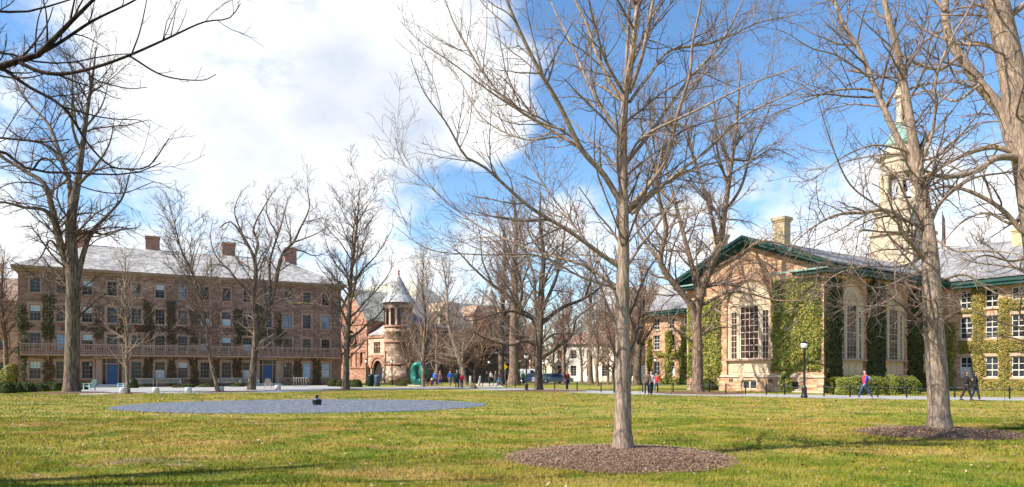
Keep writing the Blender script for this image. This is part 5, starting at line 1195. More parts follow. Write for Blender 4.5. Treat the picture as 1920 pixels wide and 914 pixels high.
# black post and chain barrier along the far edge of the path
BX = [(1010,731.5), (1040,732), (1082,734), (1127,736), (1152,737), (1205,736), (1233,737), (1262,737.5), (1296,737.5), (1330,738.5), (1361,739.5), (1398,740), (1437,741), (1471,741), (1545,744), (1594,745), (1646,745.5), (1700,746), (1790,746), (1893,748.5), (1985,750)]
mb = MB(); mb.lathe([(.045,0), (.045,.70), (.055,.71), (.055,.74), (.03,.78)], 8); pm = mb.mesh('fence_post')
posts = []
PL = {3: 'slim black chain post left of the nearest trunk', 14: 'slim black chain post right of the large lamp post', 18: 'slim black chain post between the right trunk and the two walkers', 19: 'slim black chain post near the right edge'}
for i, (px, py) in enumerate(BX):
    o = link('fence_post', pm, M['black_iron'], None, G(px, dep(py)))
    tag(o, PL.get(i, 'slim black post of the chain barrier behind the path'), 'post', 'slim black posts of the chain barrier'); posts.append(o)
for i in range(len(BX)-1):
    if i == 4: continue
    a, b = posts[i].location, posts[i+1].location; L = (b-a).length; pts = []
    for t in np.linspace(0, 1, 15):
        q = a.lerp(b, t); pts.append(Vector((q.x, q.y, .68-.05*min(L, 4)*4*t*(1-t)))-a)
    mb = MB(); mb.tube(pts, .016, 5); o = mb.build('barrier_chain', M['chain'], None, a)
    tag(o, 'thin chain hanging between two slim black posts', 'chain', 'chains of the post barrier')
for px, py, lb in ((889, 724.5, 'slim black post beside the tan side path'), (905, 725, 'slim black post right of the pale leaning bollard'), (918, 725.2, 'slim black post left of the walker in the red backpack'), (950, 726, 'slim black post right of the walker in the red backpack'), (966, 727, 'slim black post before the thick dark trunk')):
    tag(link('fence_post', pm, M['black_iron'], None, G(px, dep(py))), lb, 'post', 'slim black posts near the side path')
mb = MB(); mb.lathe([(.13,0), (.13,1.0), (.11,1.1), (.05,1.16)], 10); bm2 = mb.mesh('bollard')
for px, py, tl, lb in ((882, 724, 0, 'pale upright bollard at the mouth of the tan side path'), (898, 724.5, .12, 'pale leaning bollard at the mouth of the tan side path')):
    o = tag(link('bollard', bm2, M['pale_stone'], None, G(px, dep(py))), lb, 'bollard'); o.rotation_euler.y = tl
mb = MB(); mb.lathe([(.011,0), (.011,1.55), (.004,1.6)], 6); sm = mb.mesh('stake')
for px, py, lb in ((1065, 736, 'thin stake below the person in dark red'), (1106, 737, 'thin stake left of the nearest trunk'), (1150, 739, 'thin stake just beside the nearest trunk, left'), (1200, 741, 'thin stake just right of the nearest trunk'), (1259, 741, 'thin stake left of the forked tree'), (1457, 746, 'thin stake left of the large lamp post'), (1884, 754, 'thin stake on the lawn edge at the right'), (71, 741, 'thin stake on the lawn left of the tall dark tree')):
    tag(link('thin_stake', sm, M['black_iron'], None, G(px, dep(py))), lb, 'stake', 'thin stakes along the lawn edge')

# round white stone bollards before the hall
mb = MB(); mb.lathe([(.25,0), (.25,.40), (.23,.44), (.0,.45)], 18); bm3 = mb.mesh('stone_bollard')
for px, py, lb in ((230, 738.5, 'round white stone bollard left of the small pale tree'), (292, 738, 'round white stone bollard below the second bench'), (353, 737, 'round white stone bollard left of the leaning tree'), (414, 735, 'round white stone bollard just right of the leaning trunk'), (521, 731.5, 'round white stone bollard right of the wooden armchair')):
    tag(link('stone_bollard', bm3, M['pale_stone'], None, G(px, dep(py)-.2)), lb, 'bollard', 'round stone bollards before the brown hall')

def bench(loc, rz, w, label):
    r = empty('garden_bench', loc, rz, label, 'bench', 'slatted benches before the brown hall')
    mb = MB()
    for k in range(5): mb.box(-w/2, w/2, -.24+k*.1, -.16+k*.1, .42, .445)
    mb.build('seat', M['wood_bench'], r)
    mb = MB(); mb.box(-w/2, w/2, .27, .31, .86, .94); mb.box(-w/2, w/2, .27, .31, .50, .55)
    k = -w/2+.09
    while k < w/2-.06: mb.box(k, k+.05, .28, .30, .553, .857); k += .115
    mb.build('backrest', M['wood_bench'], r)
    for x in (-w/2-.03, w/2-.03):
        mb = MB(); mb.box(x, x+.06, -.26, .25, .62, .66); mb.build('armrest', M['wood_bench'], r)
        mb = MB(); mb.box(x, x+.06, -.26, -.20, 0, .617); mb.build('leg', M['wood_bench'], r)
        mb = MB(); mb.box(x, x+.06, .25, .31, 0, .857); mb.build('leg', M['wood_bench'], r)
HR = math.atan2(.49, .872)
def hall_at(s, y): return Vector((-49.9+.872*s-.49*-y*-1, 70+.49*s+.872*y, 0)) if False else Vector((-49.9+.872*s-.49*y, 70+.49*s+.872*y, 0))
bench(hall_at(10.9, -3.4), HR, 2.3, 'slatted bench under the vine, nearest the left blue door')
bench(hall_at(13.5, -3.4), HR, 2.3, 'slatted bench between the small pale tree and the leaning tree')
bench(hall_at(19.5, -3.2), HR, 2.2, 'slatted bench just right of the leaning trunk')
bench(hall_at(21.7, -3.0), HR, 1.9, 'slatted bench half hidden by the twisted trunk')
def armchair(loc, rz, mat, label):
    r = empty('garden_armchair', loc, rz, label, 'armchair')
    mb = MB()
    for k in range(5): mb.add([(-.27,-.3+k*.125,.40-k*.035), (.27,-.3+k*.125,.40-k*.035), (.27,-.19+k*.125,.37-k*.035), (-.27,-.19+k*.125,.37-k*.035), (-.27,-.3+k*.125,.425-k*.035), (.27,-.3+k*.125,.425-k*.035), (.27,-.19+k*.125,.395-k*.035), (-.27,-.19+k*.125,.395-k*.035)], [(3,2,1,0), (4,5,6,7), (0,1,5,4), (1,2,6,5), (2,3,7,6), (3,0,4,7)])
    mb.build('seat', mat, r); mb = MB()
    for k in range(5):
        x = -.27+k*.11; z = 1.0-.03*abs(k-2)**1.5; mb.add([(x,.27,.24), (x+.095,.27,.24), (x+.095,.30,.24), (x,.30,.24), (x,.50,z), (x+.095,.50,z), (x+.095,.53,z), (x,.53,z)], [(3,2,1,0), (4,5,6,7), (0,1,5,4), (1,2,6,5), (2,3,7,6), (3,0,4,7)])
    mb.build('backrest', mat, r)
    for x in (-.36, .26):
        mb = MB(); mb.box(x-.02, x+.12, -.38, .36, .58, .61); mb.build('armrest', mat, r)
        mb = MB(); mb.box(x+.02, x+.07, -.36, -.27, 0, .577); mb.build('leg', mat, r)
        mb = MB(); mb.box(x+.02, x+.07, .22, .30, 0, .577); mb.build('leg', mat, r)
armchair(G(168, 60), R(-100), M['teal_wood'], 'pale teal wooden armchair right of the tall dark trunk')
armchair(G(232, 62), R(-100), M['teal_wood'], 'pale teal wooden armchair behind the small pale tree')
armchair(G(502, 68), R(200), M['pale_wood'], 'pale pink wooden armchair before the right blue door')
mb = MB(); mb.tube([(0,0,0), (0,0,.85), (.03,0,.97), (.11,0,1.02), (.19,0,.97), (.22,0,.85), (.22,0,.5)], .032, 8); rk = mb.mesh('rack_hoop')
for i in range(6):
    tag(link('rack_hoop', rk, M['steel'], None, G(551+i*4.6, 75+i*.35)), 'pale steel cycle rack hoop right of the right blue door', 'cycle rack', 'row of steel rack hoops')
# bins
def bin_(loc, mat, label, h=1.1):
    r = empty('litter_bin', loc, .3, label, 'bin')
    mb = MB(); mb.lathe([(.28,0), (.33,.05), (.35,h*.78), (.36,h*.8)], 14); mb.build('body', mat, r)
    mb = MB(); mb.lathe([(.37,h*.803), (.37,h*.86), (.30,h*.96), (.12,h)], 14); mb.build('lid', mat, r)
bin_(G(695, 78), M['bin_green'], 'dark green litter bin before the entrance arch', 1.35)
bin_(G(707.5, 78), M['bin_blue'], 'blue recycling bin right of the dark green bin', 1.3)
# hydrant
r = empty('fire_hydrant', G(810, 83.5), 0, 'red hydrant with a white top beside the path near the sculpture', 'hydrant')
mb = MB(); mb.lathe([(.20,0), (.20,.06), (.14,.1), (.14,.55), (.18,.58), (.18,.62)], 12); mb.tube([(-.26,0,.42), (.26,0,.42)], .075, 8); mb.tube([(0,-.25,.40), (0,0,.40)], .085, 8); mb.build('barrel', M['red_paint'], r)
mb = MB(); mb.lathe([(.17,.623), (.15,.74), (.08,.82), (.05,.84), (.05,.9)], 12); mb.build('bonnet', M['white'], r)
# ring sculpture: a plain oval of green patinated bronze
me = bpy.data.meshes.new('ring_sculpture'); vs, fs = [], []; KA, KB = 64, 28
for i in range(KA):
    a = 2*math.pi*i/KA; ca, sa = math.cos(a), math.sin(a)
    sup = lambda v, e: math.copysign(abs(v)**e, v)
    cx, cz = .60*sup(ca, .85), 1.0*sup(sa, .8); rr = .47+.09*math.sin(a*2+.5)+.06*math.sin(3*a+1); rd = .42+.07*math.cos(a*3)
    for j in range(KB):
        b = 2*math.pi*j/KB; vs.append((cx+rr*math.cos(b)*ca, rd*math.sin(b), 1.47+cz+rr*math.cos(b)*sa*.98))
for i in range(KA):
    for j in range(KB): fs.append((i*KB+j, ((i+1) % KA)*KB+j, ((i+1) % KA)*KB+(j+1) % KB, i*KB+(j+1) % KB))
me.from_pydata(vs, [], fs); me.polygons.foreach_set('use_smooth', [True]*len(fs)); me.update()
m = bpy.data.materials.new('patina'); n = N(nt(m)); o_ = n.obj()
n.out(n.ramp(n.noise(o_, 1.3, 5.0, .65), [(.3, (.008,.06,.06)), (.5, (.018,.15,.125)), (.7, (.05,.24,.19))]), .42, n.bump(n.noise(o_, 6, 4), .35, .03), .35, .4)
tag(link('ring_sculpture', me, m, None, G(785, 82)), 'big green bronze oval ring standing on the far lawn', 'sculpture').rotation_euler.z = R(-18)
mb = MB(); mb.box(-1.15, 1.15, -.7, .7, 0, .06); ro = mb.build('sculpture_plinth', M['pale_stone'], None, G(785, 82)); ro.rotation_euler.z = R(-18); tag(ro, 'low flat stone slab under the green oval ring', 'plinth')
# fountain pot in the gravel
fp = empty('fountain_pot', (-9.45, 33.6, .01), 0, 'squat black pot with a narrow neck in the middle of the gravel', 'pot')
mb = MB(); mb.lathe([(.19,0), (.20,.03), (.215,.10), (.222,.22), (.235,.225), (.235,.25)], 20); mb.build('bowl', M['black_iron'], fp)
mb = MB(); mb.lathe([(.23,.251), (.17,.29), (.10,.335), (.08,.34)], 20); mb.build('shoulder', simple('pot_blue', (.09,.11,.15), .35, .1, 4, .2, .5), fp)
mb = MB(); mb.lathe([(.075,.341), (.065,.40), (.07,.45), (.078,.455), (.078,.475), (.05,.48)], 14); mb.build('neck', M['black_iron'], fp)
for px, d, a, L, lb in ((562, 33.9, .1, .16, 'pale stick lying on the gravel left of the black pot'), (553, 32.2, .05, .24, 'longer pale stick on the gravel nearer the lawn')):
    mb = MB(); mb.tube([(-L,0,.03), (-L*.3,.03,.05), (L*.4,0,.035), (L,.05,.03)], [.011,.013,.012,.007], 6); o = mb.build('fallen_stick', M['pale_wood'], None, G(px, d, .012)); o.rotation_euler.z = a; tag(o, lb, 'stick')
def rock(name, loc, sx, sy, sz, mat, label, cat, seed):
    import bmesh
    bm = bmesh.new(); bmesh.ops.create_icosphere(bm, subdivisions=3, radius=1); rs = random.Random(seed); ph = [rs.uniform(0, 6) for _ in range(6)]
    for v in bm.verts:
        c = v.co; k = 1+.14*math.sin(2.3*c.x+ph[0])+.12*math.sin(3.1*c.y+ph[1])+.10*math.sin(4.3*c.z+ph[2])+.05*math.sin(7*c.x+5*c.y+ph[3])
        v.co = Vector((c.x*k*sx, c.y*k*sy, max(c.z*k*sz, -.12*sz)+.1*sz))
    me = bpy.data.meshes.new(name); bm.to_mesh(me); bm.free()
    return tag(link(name, me, mat, None, loc), label, cat)
rock('boulder', G(888, 66.5), .36, .3, .36, M['rock'], 'brown boulder on the lawn edge beside the path', 'boulder', 3)
rock('dark_mound', G(752, 80), .7, .5, .28, M['core'], 'low dark mound on the far lawn left of the sculpture', 'mound', 4)
# yellow sign
r = empty('road_sign', G(947, 92), .1, 'yellow diamond sign on a thin pole beside the pale thick trunk', 'sign')
mb = MB(); mb.lathe([(.03,0), (.03,2.9)], 8); mb.build('pole', M['steel'], r)
mb = MB(); mb.M = Matrix.Translation((0,-.05,2.3)) @ Matrix.Rotation(R(45), 4, 'Y'); mb.box(-.26, .26, -.012, .012, -.26, .26); mb.build('panel', M['yellow'], r)
# flagpole
r = empty('flagpole', (45.0, 72.5, 12.8), 0, 'thin white flagpole with a limp striped flag behind the right tree', 'flagpole')
mb = MB(); mb.lathe([(.06,0), (.045,5.4), (.09,5.45), (.02,5.6)], 8); mb.build('pole', M['white'], r)
mb = MB(); K = 14
for k in range(K):
    z1, z0 = 5.3-k*.2, 5.3-(k+1)*.2; 
    for j in range(6):
        mb.m = j % 2
        f = lambda j, z: (.06+j*.045, .07*math.sin(j*2.1+z*1.7), z-.10*j)
        mb.quad(f(j, z1), f(j+1, z1), f(j+1, z0), f(j, z0))
mb.build('flag', [simple('flag_red', (.55,.16,.15), .8, .05), M['white']], r)

# ------------------------------------------------------------------ hedges and bushes
def bush(name, loc, sx, sy, sz, mat, label, cat, e=2.0, rz=0.0, dens=420, size=.07, group=None, seed=1):
    rg = np.random.default_rng(seed); area = 2*(sx*sz+sy*sz)*2+4*sx*sy; k = int(area*dens)
    th = rg.uniform(0, 2*np.pi, k); zt = rg.uniform(-.17, 1, k); cp = np.where(rg.uniform(0, 1, k) < .65, np.sign(zt)*np.abs(zt)**(e/2), rg.uniform(-.15, 1, k)); ph = np.arcsin(cp)
    pw = lambda v: np.sign(v)*np.abs(v)**(2/e)
    n_ = np.stack([pw(np.cos(ph))*pw(np.cos(th)), pw(np.cos(ph))*pw(np.sin(th)), pw(np.sin(ph))], 1)
    wv = 1+.05*np.sin(5*n_[:, 0]*sx+seed)+.05*np.sin(6*n_[:, 1]*sy+2*seed)+.04*np.sin(9*n_[:, 2]+3*n_[:, 0]*sx)
    rr = wv*(1-.09*rg.uniform(0, 1, k)**1.5/ max(.4, min(sx, sz)))
    p = n_*rr[:, None]*np.array([sx, sy, sz]); p[:, 2] += sz*.16; p = p[p[:, 2] > .0]; n_ = n_[:len(p)]
    nn = unit(p/np.array([sx**2, sy**2, sz**2])*np.array([sx, sy, sz]).max())
    nn2 = nn+rg.normal(0, .5, nn.shape); a = rg.normal(0, 1, nn.shape); u = unit(np.cross(nn2, a)); w = unit(np.cross(nn2, u)); s = (size*rg.uniform(.6, 1.4, len(p)))[:, None]
    V = np.stack([p-u*s, p-w*s*.6, p+u*s, p+w*s*.6], 1).reshape(-1, 3); F1 = np.arange(len(V)).reshape(-1, 4)
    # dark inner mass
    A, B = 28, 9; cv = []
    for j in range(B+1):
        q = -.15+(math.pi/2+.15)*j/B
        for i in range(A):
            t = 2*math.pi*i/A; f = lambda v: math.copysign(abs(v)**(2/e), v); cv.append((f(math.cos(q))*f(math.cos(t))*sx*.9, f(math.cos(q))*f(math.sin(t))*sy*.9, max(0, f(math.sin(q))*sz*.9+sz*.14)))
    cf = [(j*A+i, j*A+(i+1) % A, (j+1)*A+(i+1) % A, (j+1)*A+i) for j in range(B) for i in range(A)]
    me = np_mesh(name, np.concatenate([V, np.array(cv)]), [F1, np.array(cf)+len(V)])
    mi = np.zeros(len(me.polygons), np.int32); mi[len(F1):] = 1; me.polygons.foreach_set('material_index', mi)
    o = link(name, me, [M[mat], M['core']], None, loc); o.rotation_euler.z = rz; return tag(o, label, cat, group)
def nas_at(x, y): 
    c, s = .563, -.826; return Vector((15.9+c*x-s*y, 63+s*x+c*y, 0))
dh = dep(737)
bush('clipped_hedge', G(1612, 48.6), 1.75, .85, 1.12, 'hedge', 'clipped green hedge behind the walker in red, left one', 'hedge', 5.0, R(-4), 600, .055, seed=3)
bush('clipped_hedge', G(1684, 50.2), 1.55, .85, 1.12, 'hedge', 'clipped green hedge left of the right tree, right one', 'hedge', 4.5, R(-6), 600, .055, seed=4)
for i, (px, py, sx, sz, lb) in enumerate(((12, 738, .65, .75, 'round bush cut by the left edge'), (30, 736.5, .6, .68, 'round bush second from the left edge'), (52, 735.5, .6, .66, 'round bush before the left corner of the brown hall'), (76, 734.5, .6, .6, 'round bush below the first hall window'), (104, 733.5, .8, .7, 'wide round bush left of the tall dark trunk'),
     (152, 731, .6, .6, 'small bush right of the tall dark trunk'), (247, 728, .6, .8, 'small bush behind the teal armchair and small tree'), (624, 725, .6, .7, 'small round bush at the right end of the brown hall'), (640, 725.5, .6, .7, 'small round bush just left of the oval crowned tree'), (655, 726, .55, .65, 'small round bush just right of the oval crowned tree'), (668, 726.5, .62, .75, 'round bush before the gabled red wall'),
     (345, 727, 1.1, .32, 'low bush strip below the hall windows, left of the leaning tree'), (390, 726.3, 1.0, .32, 'low bush strip behind the leaning trunk'), (445, 725.5, .8, .32, 'low bush below the hall windows left of the twisted tree'))):
    bush('round_bush', G(px, dep(py)), sx, sx*.8, sz, 'bush', lb, 'bush', 2.2, 0, 420, .06, 'round bushes along the brown hall', seed=20+i)
bush('shrub', G(18, 80), 1.1, 1.0, 2.2, 'ivy', 'tall loose shrub at the left corner of the brown hall', 'shrub', 2.0, 0, 160, .1, seed=50)
bush('shrub', nas_at(3.0, -.9), .8, .5, .8, 'ivy_dark', 'loose shrub at the foot of the ivy left of the arched window', 'shrub', 2.0, 0, 300, .09, seed=51)

# ------------------------------------------------------------------ cars
def car(loc, rz, paint, label, van=False):
    r = empty('parked_van' if van else 'parked_car', loc, rz, label, 'van' if van else 'car', 'vehicles parked on the drive')
    L, w = (4.9, .95) if van else (4.4, .87)
    prof = [(-L/2,.35), (-L/2,.75), (-L/2+.1,1.9), (-L/2+.4,2.05), (L/2-1.3,2.05), (L/2-.6,1.25), (L/2-.05,1.05), (L/2,.35)] if van else [(-L/2,.32), (-L/2-.02,.72), (-L/2+.12,.92), (-L/2+.75,.98), (-L/2+1.25,1.38), (-L/2+1.7,1.46), (.35,1.44), (1.15,.98), (L/2-.25,.84), (L/2,.66), (L/2,.32)]
    mb = MB(); k = len(prof); vs = []
    for y, s in ((-w, 1), (-w*.97, 0), (w*.97, 0), (w, 1)):
        for x, z in prof:
            inset = .16*max(0, (z-.9))/.5 if not van else .05*max(0, z-1.2); vs.append((x, math.copysign(w-inset, y), z))
    V2 = vs[:k]+vs[3*k:]; fs = [tuple(range(k)), tuple(range(k, 2*k))[::-1]]+[(i, (i+1) % k, k+(i+1) % k, k+i) for i in range(k)]
    mb.add(V2, fs); mb.build('body', paint, r)
    gl = MB()
    for sg in (-1, 1):
        f = lambda x, z: (x, sg*(w-(.16*max(0, z-.9)/.5 if not van else .05*max(0, z-1.2))+.006), z)
        q = [(L/2-1.9,1.3), (L/2-.95,1.3), (L/2-1.4,1.9), (L/2-1.9,1.9)] if van else [(-.85,1.0), (.85,1.0), (.28,1.38), (-.55,1.40)]
        gl.add([f(*p) for p in q], [(0,1,2,3)])
        if not van: gl.add([f(*p) for p in [(-1.35,1.02), (-.93,1.0), (-.63,1.40), (-.8,1.38)]], [(0,1,2,3)])
    a = [(L/2-1.25,2.0), (L/2-.62,1.3)] if van else [(.42,1.42), (1.10,1.02)]
    gl.add([(a[0][0]+.03,-w*.78,a[0][1]), (a[0][0]+.03,w*.78,a[0][1]), (a[1][0]+.03,w*.86,a[1][1]), (a[1][0]+.03,-w*.86,a[1][1])], [(0,1,2,3)]); gl.build('windows', M['glass'], r)
    for x in (-L/2+.8, L/2-.85):
        for y in (-w+.02, w-.02):
            mb = MB(); mb.M = Matrix.Translation((x, y, .33)) @ Matrix.Rotation(R(90), 4, 'X'); mb.lathe([(.2,-.11), (.33,-.1), (.33,.1), (.2,.11)], 16); wh = mb.build('wheel', M['tyre'], r)
            mb = MB(); mb.M = Matrix.Translation((x, y, .33)) @ Matrix.Rotation(R(90), 4, 'X'); mb.lathe([(.2,-.12), (.2,.12)], 12); mb.build('rim', M['chrome'], wh)
    for y in (-w+.25, w-.25):
        mb = MB(); mb.box(L/2-.06, L/2+.02, y-.16, y+.16, .66, .78); mb.build('headlight', M['car_light'], r)
        mb = MB(); mb.box(-L/2-.03, -L/2+.04, y-.14, y+.14, .72, .86); mb.build('tail_light', M['red_paint'], r)
rr_ = math.atan2(-13, 48)
car(G(1029, 95.5), rr_+.05, M['car_silver'], 'silver car behind the spreading trunk')
car(G(1044, 92), rr_+.2, M['car_teal'], 'grey teal car left of the person in dark red')
car(G(999, 97), rr_+math.pi, M['car_blue'], 'dark blue car behind the black lamp post')
car(G(990, 104), rr_, M['car_white'], 'white van on the drive above the dark blue car', True)

# ------------------------------------------------------------------ people
def skin_obj(name, V, E, rad, root, mat, parent, sub=1):
    me = bpy.data.meshes.new(name); me.from_pydata([tuple(v) for v in V], E, []); me.update()
    o = bpy.data.objects.new(name, me); COL.objects.link(o)
    sk = o.modifiers.new('Skin', 'SKIN'); sk.use_smooth_shade = True
    for i, d in enumerate(me.skin_vertices[0].data): d.radius = rad[i] if isinstance(rad[i], tuple) else (rad[i], rad[i]); d.use_root = (i == root)
    if sub: o.modifiers.new('Sub', 'SUBSURF').levels = sub; o.modifiers['Sub'].render_levels = sub
    dg = bpy.context.evaluated_depsgraph_get(); ev = o.evaluated_get(dg); nm = bpy.data.meshes.new_from_object(ev)
    o.modifiers.clear(); o.data = nm; bpy.data.meshes.remove(me); nm.materials.clear(); nm.materials.append(mat); o.parent = parent
    return o
CLO = {}
def cloth(c):
    if c not in CLO: CLO[c] = simple('cloth', c, .85, .15, 6.0)
    return CLO[c]
SKIN = simple('skin', (.55,.33,.24), .6, .05, 5)
def person(loc, face, h, top, leg, hair, label, stride=.35, shoe=(.03,.028,.03), sleeve=None, longhair=False, pack=None, arm=.25, bag=None, skirt=False, fem=False, jacket=True, hem=None, under=None):
    """face: heading angle of +y local; stride: leg swing in radians"""
    r = empty('person', loc, face, label, 'person'); k = h/1.75; sw = .165 if fem else .19
    def sc(V): return [Vector(v)*k for v in V]
    pel, sp, chs, nk, hd0, hd1, hd2 = (0,0,.95), (0,.0,1.14), (0,.005,1.33), (0,-.005,1.47), (0,.01,1.55), (0,.02,1.635), (0,.015,1.70)
    V = [pel, sp, chs, nk, hd0, hd1, hd2]; E = [(i, i+1) for i in range(6)]; rad = [(.10,.08), (.09,.065), (.10,.065), (.050,.050), (.062,.07), (.073,.088), (.055,.065)]
    V.append((0,.115,1.61)); E.append((5,7)); rad.append((.012,.014))       # nose
    for s in (-1, 1):
        V.append((s*.082,.01,1.62)); E.append((5, len(V)-1)); rad.append((.012,.02))  # ears
    J = {}
    for s in (-1, 1):
        b = len(V); sa = -s*stride*.7*arm/.25 if arm <= .5 else .0; f1 = math.sin(sa)*.3
        el = (s*(sw+.05), f1*.6-.01, 1.15); wr = (s*(sw+.04), f1*1.0+.06, .93); hn = (s*(sw+.035), f1*1.1+.085, .855)
        if arm > .5: el = (s*(sw+.04), .0, 1.16); wr = (s*.09, .25, 1.18); hn = (s*.055, .32, 1.22)
        V += [(s*sw*.93, 0, 1.40), el, wr, hn]; E += [(2, b), (b, b+1), (b+1, b+2), (b+2, b+3)]; rad += [(.040,.040), (.034,.034), (.027,.031), (.020,.034)]
        dx = Vector(hn)-Vector(wr); dx.normalize(); sd_ = Vector((0, 1, 0)) if arm <= .5 else Vector((s*.3, 0, .95))
        for q, ln in ((-.024, .066), (-.008, .078), (.008, .074), (.024, .058)):
            p0 = Vector(hn)+sd_*q+dx*.03; p1 = p0+dx*ln*.5+Vector((-s*.006, .004, 0)); p2 = p1+dx*ln*.45+Vector((-s*.014, .006, 0)); c = len(V); V += [tuple(p0), tuple(p1), tuple(p2)]; E += [(b+3, c), (c, c+1), (c+1, c+2)]; rad += [.0085, .008, .0065]
        p0 = Vector(wr).lerp(Vector(hn), .55)+sd_*.028; c = len(V); V += [tuple(p0), tuple(p0+sd_*.02+dx*.03), tuple(p0+sd_*.022+dx*.055)]; E += [(b+3, c), (c, c+1), (c+1, c+2)]; rad += [.010, .009, .007]
        J['a', s] = [V[b], el, wr]
        b = len(V); sg = s*stride; hp = (s*.095, 0, .90); kn = (s*.10, math.sin(sg)*.42+.02, .50+(1-math.cos(sg))*.2); lift = max(0, -sg)*.10
        bd = sg-(.18 if sg < 0 else .02); an = (s*.10, kn[1]+math.sin(bd)*.42, .085+lift); to = (s*.11, an[1]+.15, .035+lift*.3)
        V += [hp, kn, an, to]; E += [(0, b), (b, b+1), (b+1, b+2), (b+2, b+3)]; rad += [(.062,.062), (.045,.045), (.036,.036), (.036,.028)]
        J['l', s] = [hp, kn, an, to]
    skin_obj('body', sc(V), E, [tuple(x*k for x in (q if isinstance(q, tuple) else (q, q))) for q in rad], 0, SKIN, r)
    def cl(name, VV, EE, rr, col, root=0): return skin_obj(name, sc(VV), EE, [tuple(x*k for x in (q if isinstance(q, tuple) else (q, q))) for q in rr], root, cloth(col), r)
    g = .018 if jacket else .008; zb = hem if hem else (.86 if jacket else .93)
    TV = [(0,0,zb), (0,0,1.12), (0,.005,1.32), (0,-.005,1.455)]; TE = [(0,1), (1,2), (2,3)]; TRd = [(.168+g,.138+g), (.15+g,.122+g), (.175+g,.145+g), (.072,.074)]
    if sleeve is None:
        for s in (-1, 1):
            a = J['a', s]; b = len(TV); TV += a; TE += [(2, b), (b, b+1), (b+1, b+2)]; TRd += [(.066+g*.6,)*2, (.052+g*.5,)*2, (.040+g*.4,)*2]
    else:
        for s in (-1, 1):
            b = len(TV); TV += [J['a', s][0]]; TE += [(2, b)]; TRd += [(.075+g,)*2]
    cl('jacket' if jacket else 'shirt', TV, TE, TRd, top, 1)
    if sleeve is not None:
        for s in (-1, 1):
            a = J['a', s]; cl('sleeve', [Vector(a[0])*.97+Vector((s*.02,0,.03)), a[1], a[2]], [(0,1), (1,2)], [(.062,)*2, (.055,)*2, (.045,)*2], sleeve)
    LV = [(0,0,.90), (0,0,1.01)]; LE = [(0,1)]; LR = [(.150,.125), (.140,.115)]
    for s in (-1, 1):
        a = J['l', s]; b = len(LV); LV += [Vector(a[0]).lerp(Vector(a[1]), .28), a[1], a[2]]; LE += [(0,b), (b,b+1), (b+1,b+2)]; LR += [(.098,)*2, (.072,)*2, (.058,)*2]
    cl('trousers', LV, LE, LR, leg)
    for s in (-1, 1):
        a = J['l', s]; A, T_ = Vector(a[2]), Vector(a[3]); cl('shoe', [A+Vector((0,-.05,-.045)), A+Vector((0,.05,-.035)), T_+Vector((0,.03,0))], [(0,1), (1,2)], [(.042,.04), (.048,.042), (.04,.028)], shoe)
    if under: cl('shirt', [(0,.005,.84), (0,.005,1.04)], [(0,1)], [(.172,.146), (.158,.13)], under)
    HV = [(0,-.035,1.59), (0,-.02,1.68), (0,.02,1.74)]; HE = [(0,1), (1,2)]; HR_ = [(.094,.085), (.100,.103), (.085,.08)]
    if longhair: HV += [(0,-.085,1.50), (0,-.10,1.38)]; HE += [(0,3), (3,4)]; HR_ += [(.075,.045), (.055,.03)]
    cl('hair', HV, HE, HR_, hair)
    mb = MB()
    for s in (-.03, .03): mb.lathe([(.002,0), (.011,.002), (.011,.008)], 8, (s*k, .103*k))
    for i in range(len(mb.v)): mb.v[i] = (mb.v[i][0], mb.v[i][1], mb.v[i][2]+1.63*k)
    mb.build('eyes', M['black_iron'], r)
    if pack:
        p = empty('backpack', loc, face, pack[1], 'backpack'); o = skin_obj('pack_body', sc([(0,-.22,.98), (0,-.235,1.15), (0,-.21,1.36)]), [(0,1), (1,2)], [tuple(x*k for x in q) for q in ((.13,.085), (.16,.11), (.13,.08))], 1, cloth(pack[0]), p)
        for s in (-1, 1): skin_obj('strap', sc([(s*.11,-.15,1.40), (s*.12,.0,1.475), (s*.115,.135,1.36), (s*.14,.10,1.12), (s*.15,-.10,1.05)]), [(0,1), (1,2), (2,3), (3,4)], [(.022*k,.014*k)]*5, 0, cloth(tuple(x*.5 for x in pack[0])), p, 1)
    if bag:
        p = empty('shoulder_bag', loc, face, bag[1], 'bag'); skin_obj('bag_body', sc([(.27,-.05,.78), (.27,-.05,.98)]), [(0,1)], [(.05*k,.14*k), (.045*k,.12*k)], 0, cloth(bag[0]), p)
        skin_obj('strap', sc([(.27,-.05,1.02), (.25,-.04,1.2), (.15,-.03,1.47)]), [(0,1), (1,2)], [(.012*k,.012*k)]*3, 0, cloth(bag[0]), p)
    return r
JEAN, DARK, NAVY = (.035,.07,.15), (.018,.018,.022), (.02,.03,.06)
LEFT, RIGHT, BACK, FRONT = R(90), R(-90), R(0), R(180)
person(G(1622, dep(748.5)), LEFT, 1.74, (.62,.03,.04), JEAN, (.012,.010,.010), 'person in a red vest with blue sleeves striding left past the hedge', .42, (.35,.33,.32), sleeve=(.02,.055,.42), pack=((.26,.29,.31), 'grey backpack worn by the walker in the red vest'), hem=.92)
person(G(1812, dep(751.5)), R(-112), 1.68, (.022,.02,.026), (.03,.022,.025), (.10,.04,.025), 'long haired person in a dark jacket over a white shirt near the right edge', .28, fem=True, longhair=True, arm=.8, hem=1.0, under=(.55,.53,.55))
person(G(1829, dep(752)), R(-118), 1.68, (.012,.012,.018), NAVY, (.05,.025,.018), 'person in a black jacket and dark jeans close to the right ivy', .22, fem=True, longhair=True, bag=((.02,.02,.025), 'black shoulder bag of the person in dark jeans'))
person(G(1213, dep(741)), R(160), 1.74, (.14,.085,.055), NAVY, (.10,.06,.045), 'person in a brown jacket right of the nearest trunk', .2)
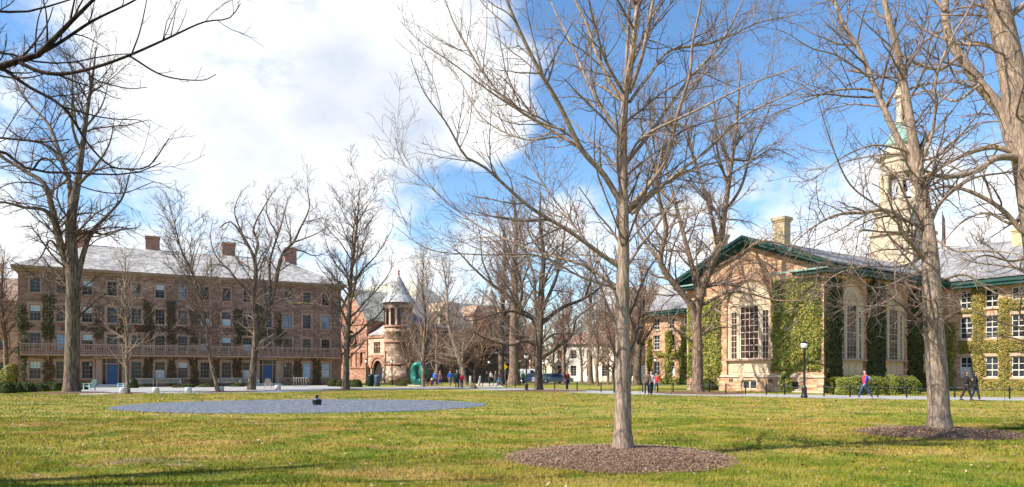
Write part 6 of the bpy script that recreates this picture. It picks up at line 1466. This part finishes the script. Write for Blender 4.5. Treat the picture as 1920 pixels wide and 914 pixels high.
person(G(1221, dep(741)), R(185), 1.70, (.50,.50,.53), (.02,.02,.025), (.02,.015,.013), 'person in a white shirt with dark trousers beside the brown jacket', .2, jacket=False, fem=True)
person(G(1230.5, 56), R(150), 1.5, (.55,.04,.035), (.03,.10,.16), (.25,.15,.1), 'person in a bright red top behind the pair right of the nearest trunk', .25)
person(G(1063, dep(732.5)), R(200), 1.76, (.16,.035,.04), NAVY, (.06,.035,.025), 'person in a dark red top standing on the path before the cream house', .15)
person(G(857, dep(729.8)), FRONT, 1.80, (.015,.05,.045), (.012,.03,.05), (.32,.24,.18), 'person in a dark green coat walking beside the red jacket', .25)
person(G(866, dep(729.8)), R(190), 1.55, (.50,.02,.035), (.04,.035,.04), (.18,.06,.04), 'person in a short red jacket left of the brown boulder', .3, fem=True, longhair=True)
person(G(844, 78), R(200), 1.78, (.03,.14,.55), (.13,.15,.13), (.05,.035,.025), 'person in a bright blue shirt and olive trousers by the leaning pale tree', .2, jacket=False)
person(G(825, 79), R(170), 1.74, (.16,.07,.065), (.10,.07,.24), (.20,.12,.09), 'person in a brown red jacket and purple trousers between two blue shirts', .3, fem=True)
person(G(815, 80), R(150), 1.72, (.03,.13,.48), (.03,.035,.09), (.16,.09,.06), 'person in a blue jacket next to the red hydrant', .3)
person(G(797, 77), R(100), 1.74, (.025,.025,.03), (.16,.13,.11), (.08,.05,.035), 'person in black in front of the green ring sculpture', .3)
person(G(718.5, 84), R(120), 1.70, (.24,.25,.33), (.05,.05,.06), (.05,.04,.03), 'person in a pale grey blue top right of the blue bin', .3)
person(G(698, 90), R(120), 1.74, (.05,.04,.045), (.06,.05,.05), (.05,.04,.03), 'person in dark clothes behind the bins at the entrance arch', .3)
person(G(929.5, 81), R(80), 1.78, (.22,.16,.12), (.08,.12,.12), (.10,.06,.04), 'person in a tan jacket striding beside the red backpack', .4)
person(G(937, 80), R(80), 1.76, (.24,.25,.28), (.12,.25,.42), (.06,.04,.03), 'person in light jeans and a red backpack on the path', .42, pack=((.55,.04,.06), 'red backpack carried past the thick trunks'))
person(G(971, 92), R(40), 1.74, (.75,.20,.03), (.40,.30,.26), (.06,.04,.03), 'person in an orange shirt right of the thick dark trunk', .2, jacket=False)
person(G(980.5, 86), R(10), 1.74, (.05,.17,.12), (.03,.05,.05), (.12,.09,.07), 'person in a green top just left of the lamp post', .2)
person(G(913, 98), R(160), 1.72, (.02,.02,.022), (.03,.03,.035), (.05,.04,.03), 'person in black before the low dark block, left one', .3)
person(G(920, 97), R(190), 1.72, (.50,.50,.48), (.02,.02,.022), (.05,.04,.03), 'person in a pale top before the low dark block', .3)
person(G(957, 93), R(200), 1.72, (.03,.03,.035), (.02,.02,.022), (.05,.04,.03), 'person in dark clothes between the two thick trunks', .3)
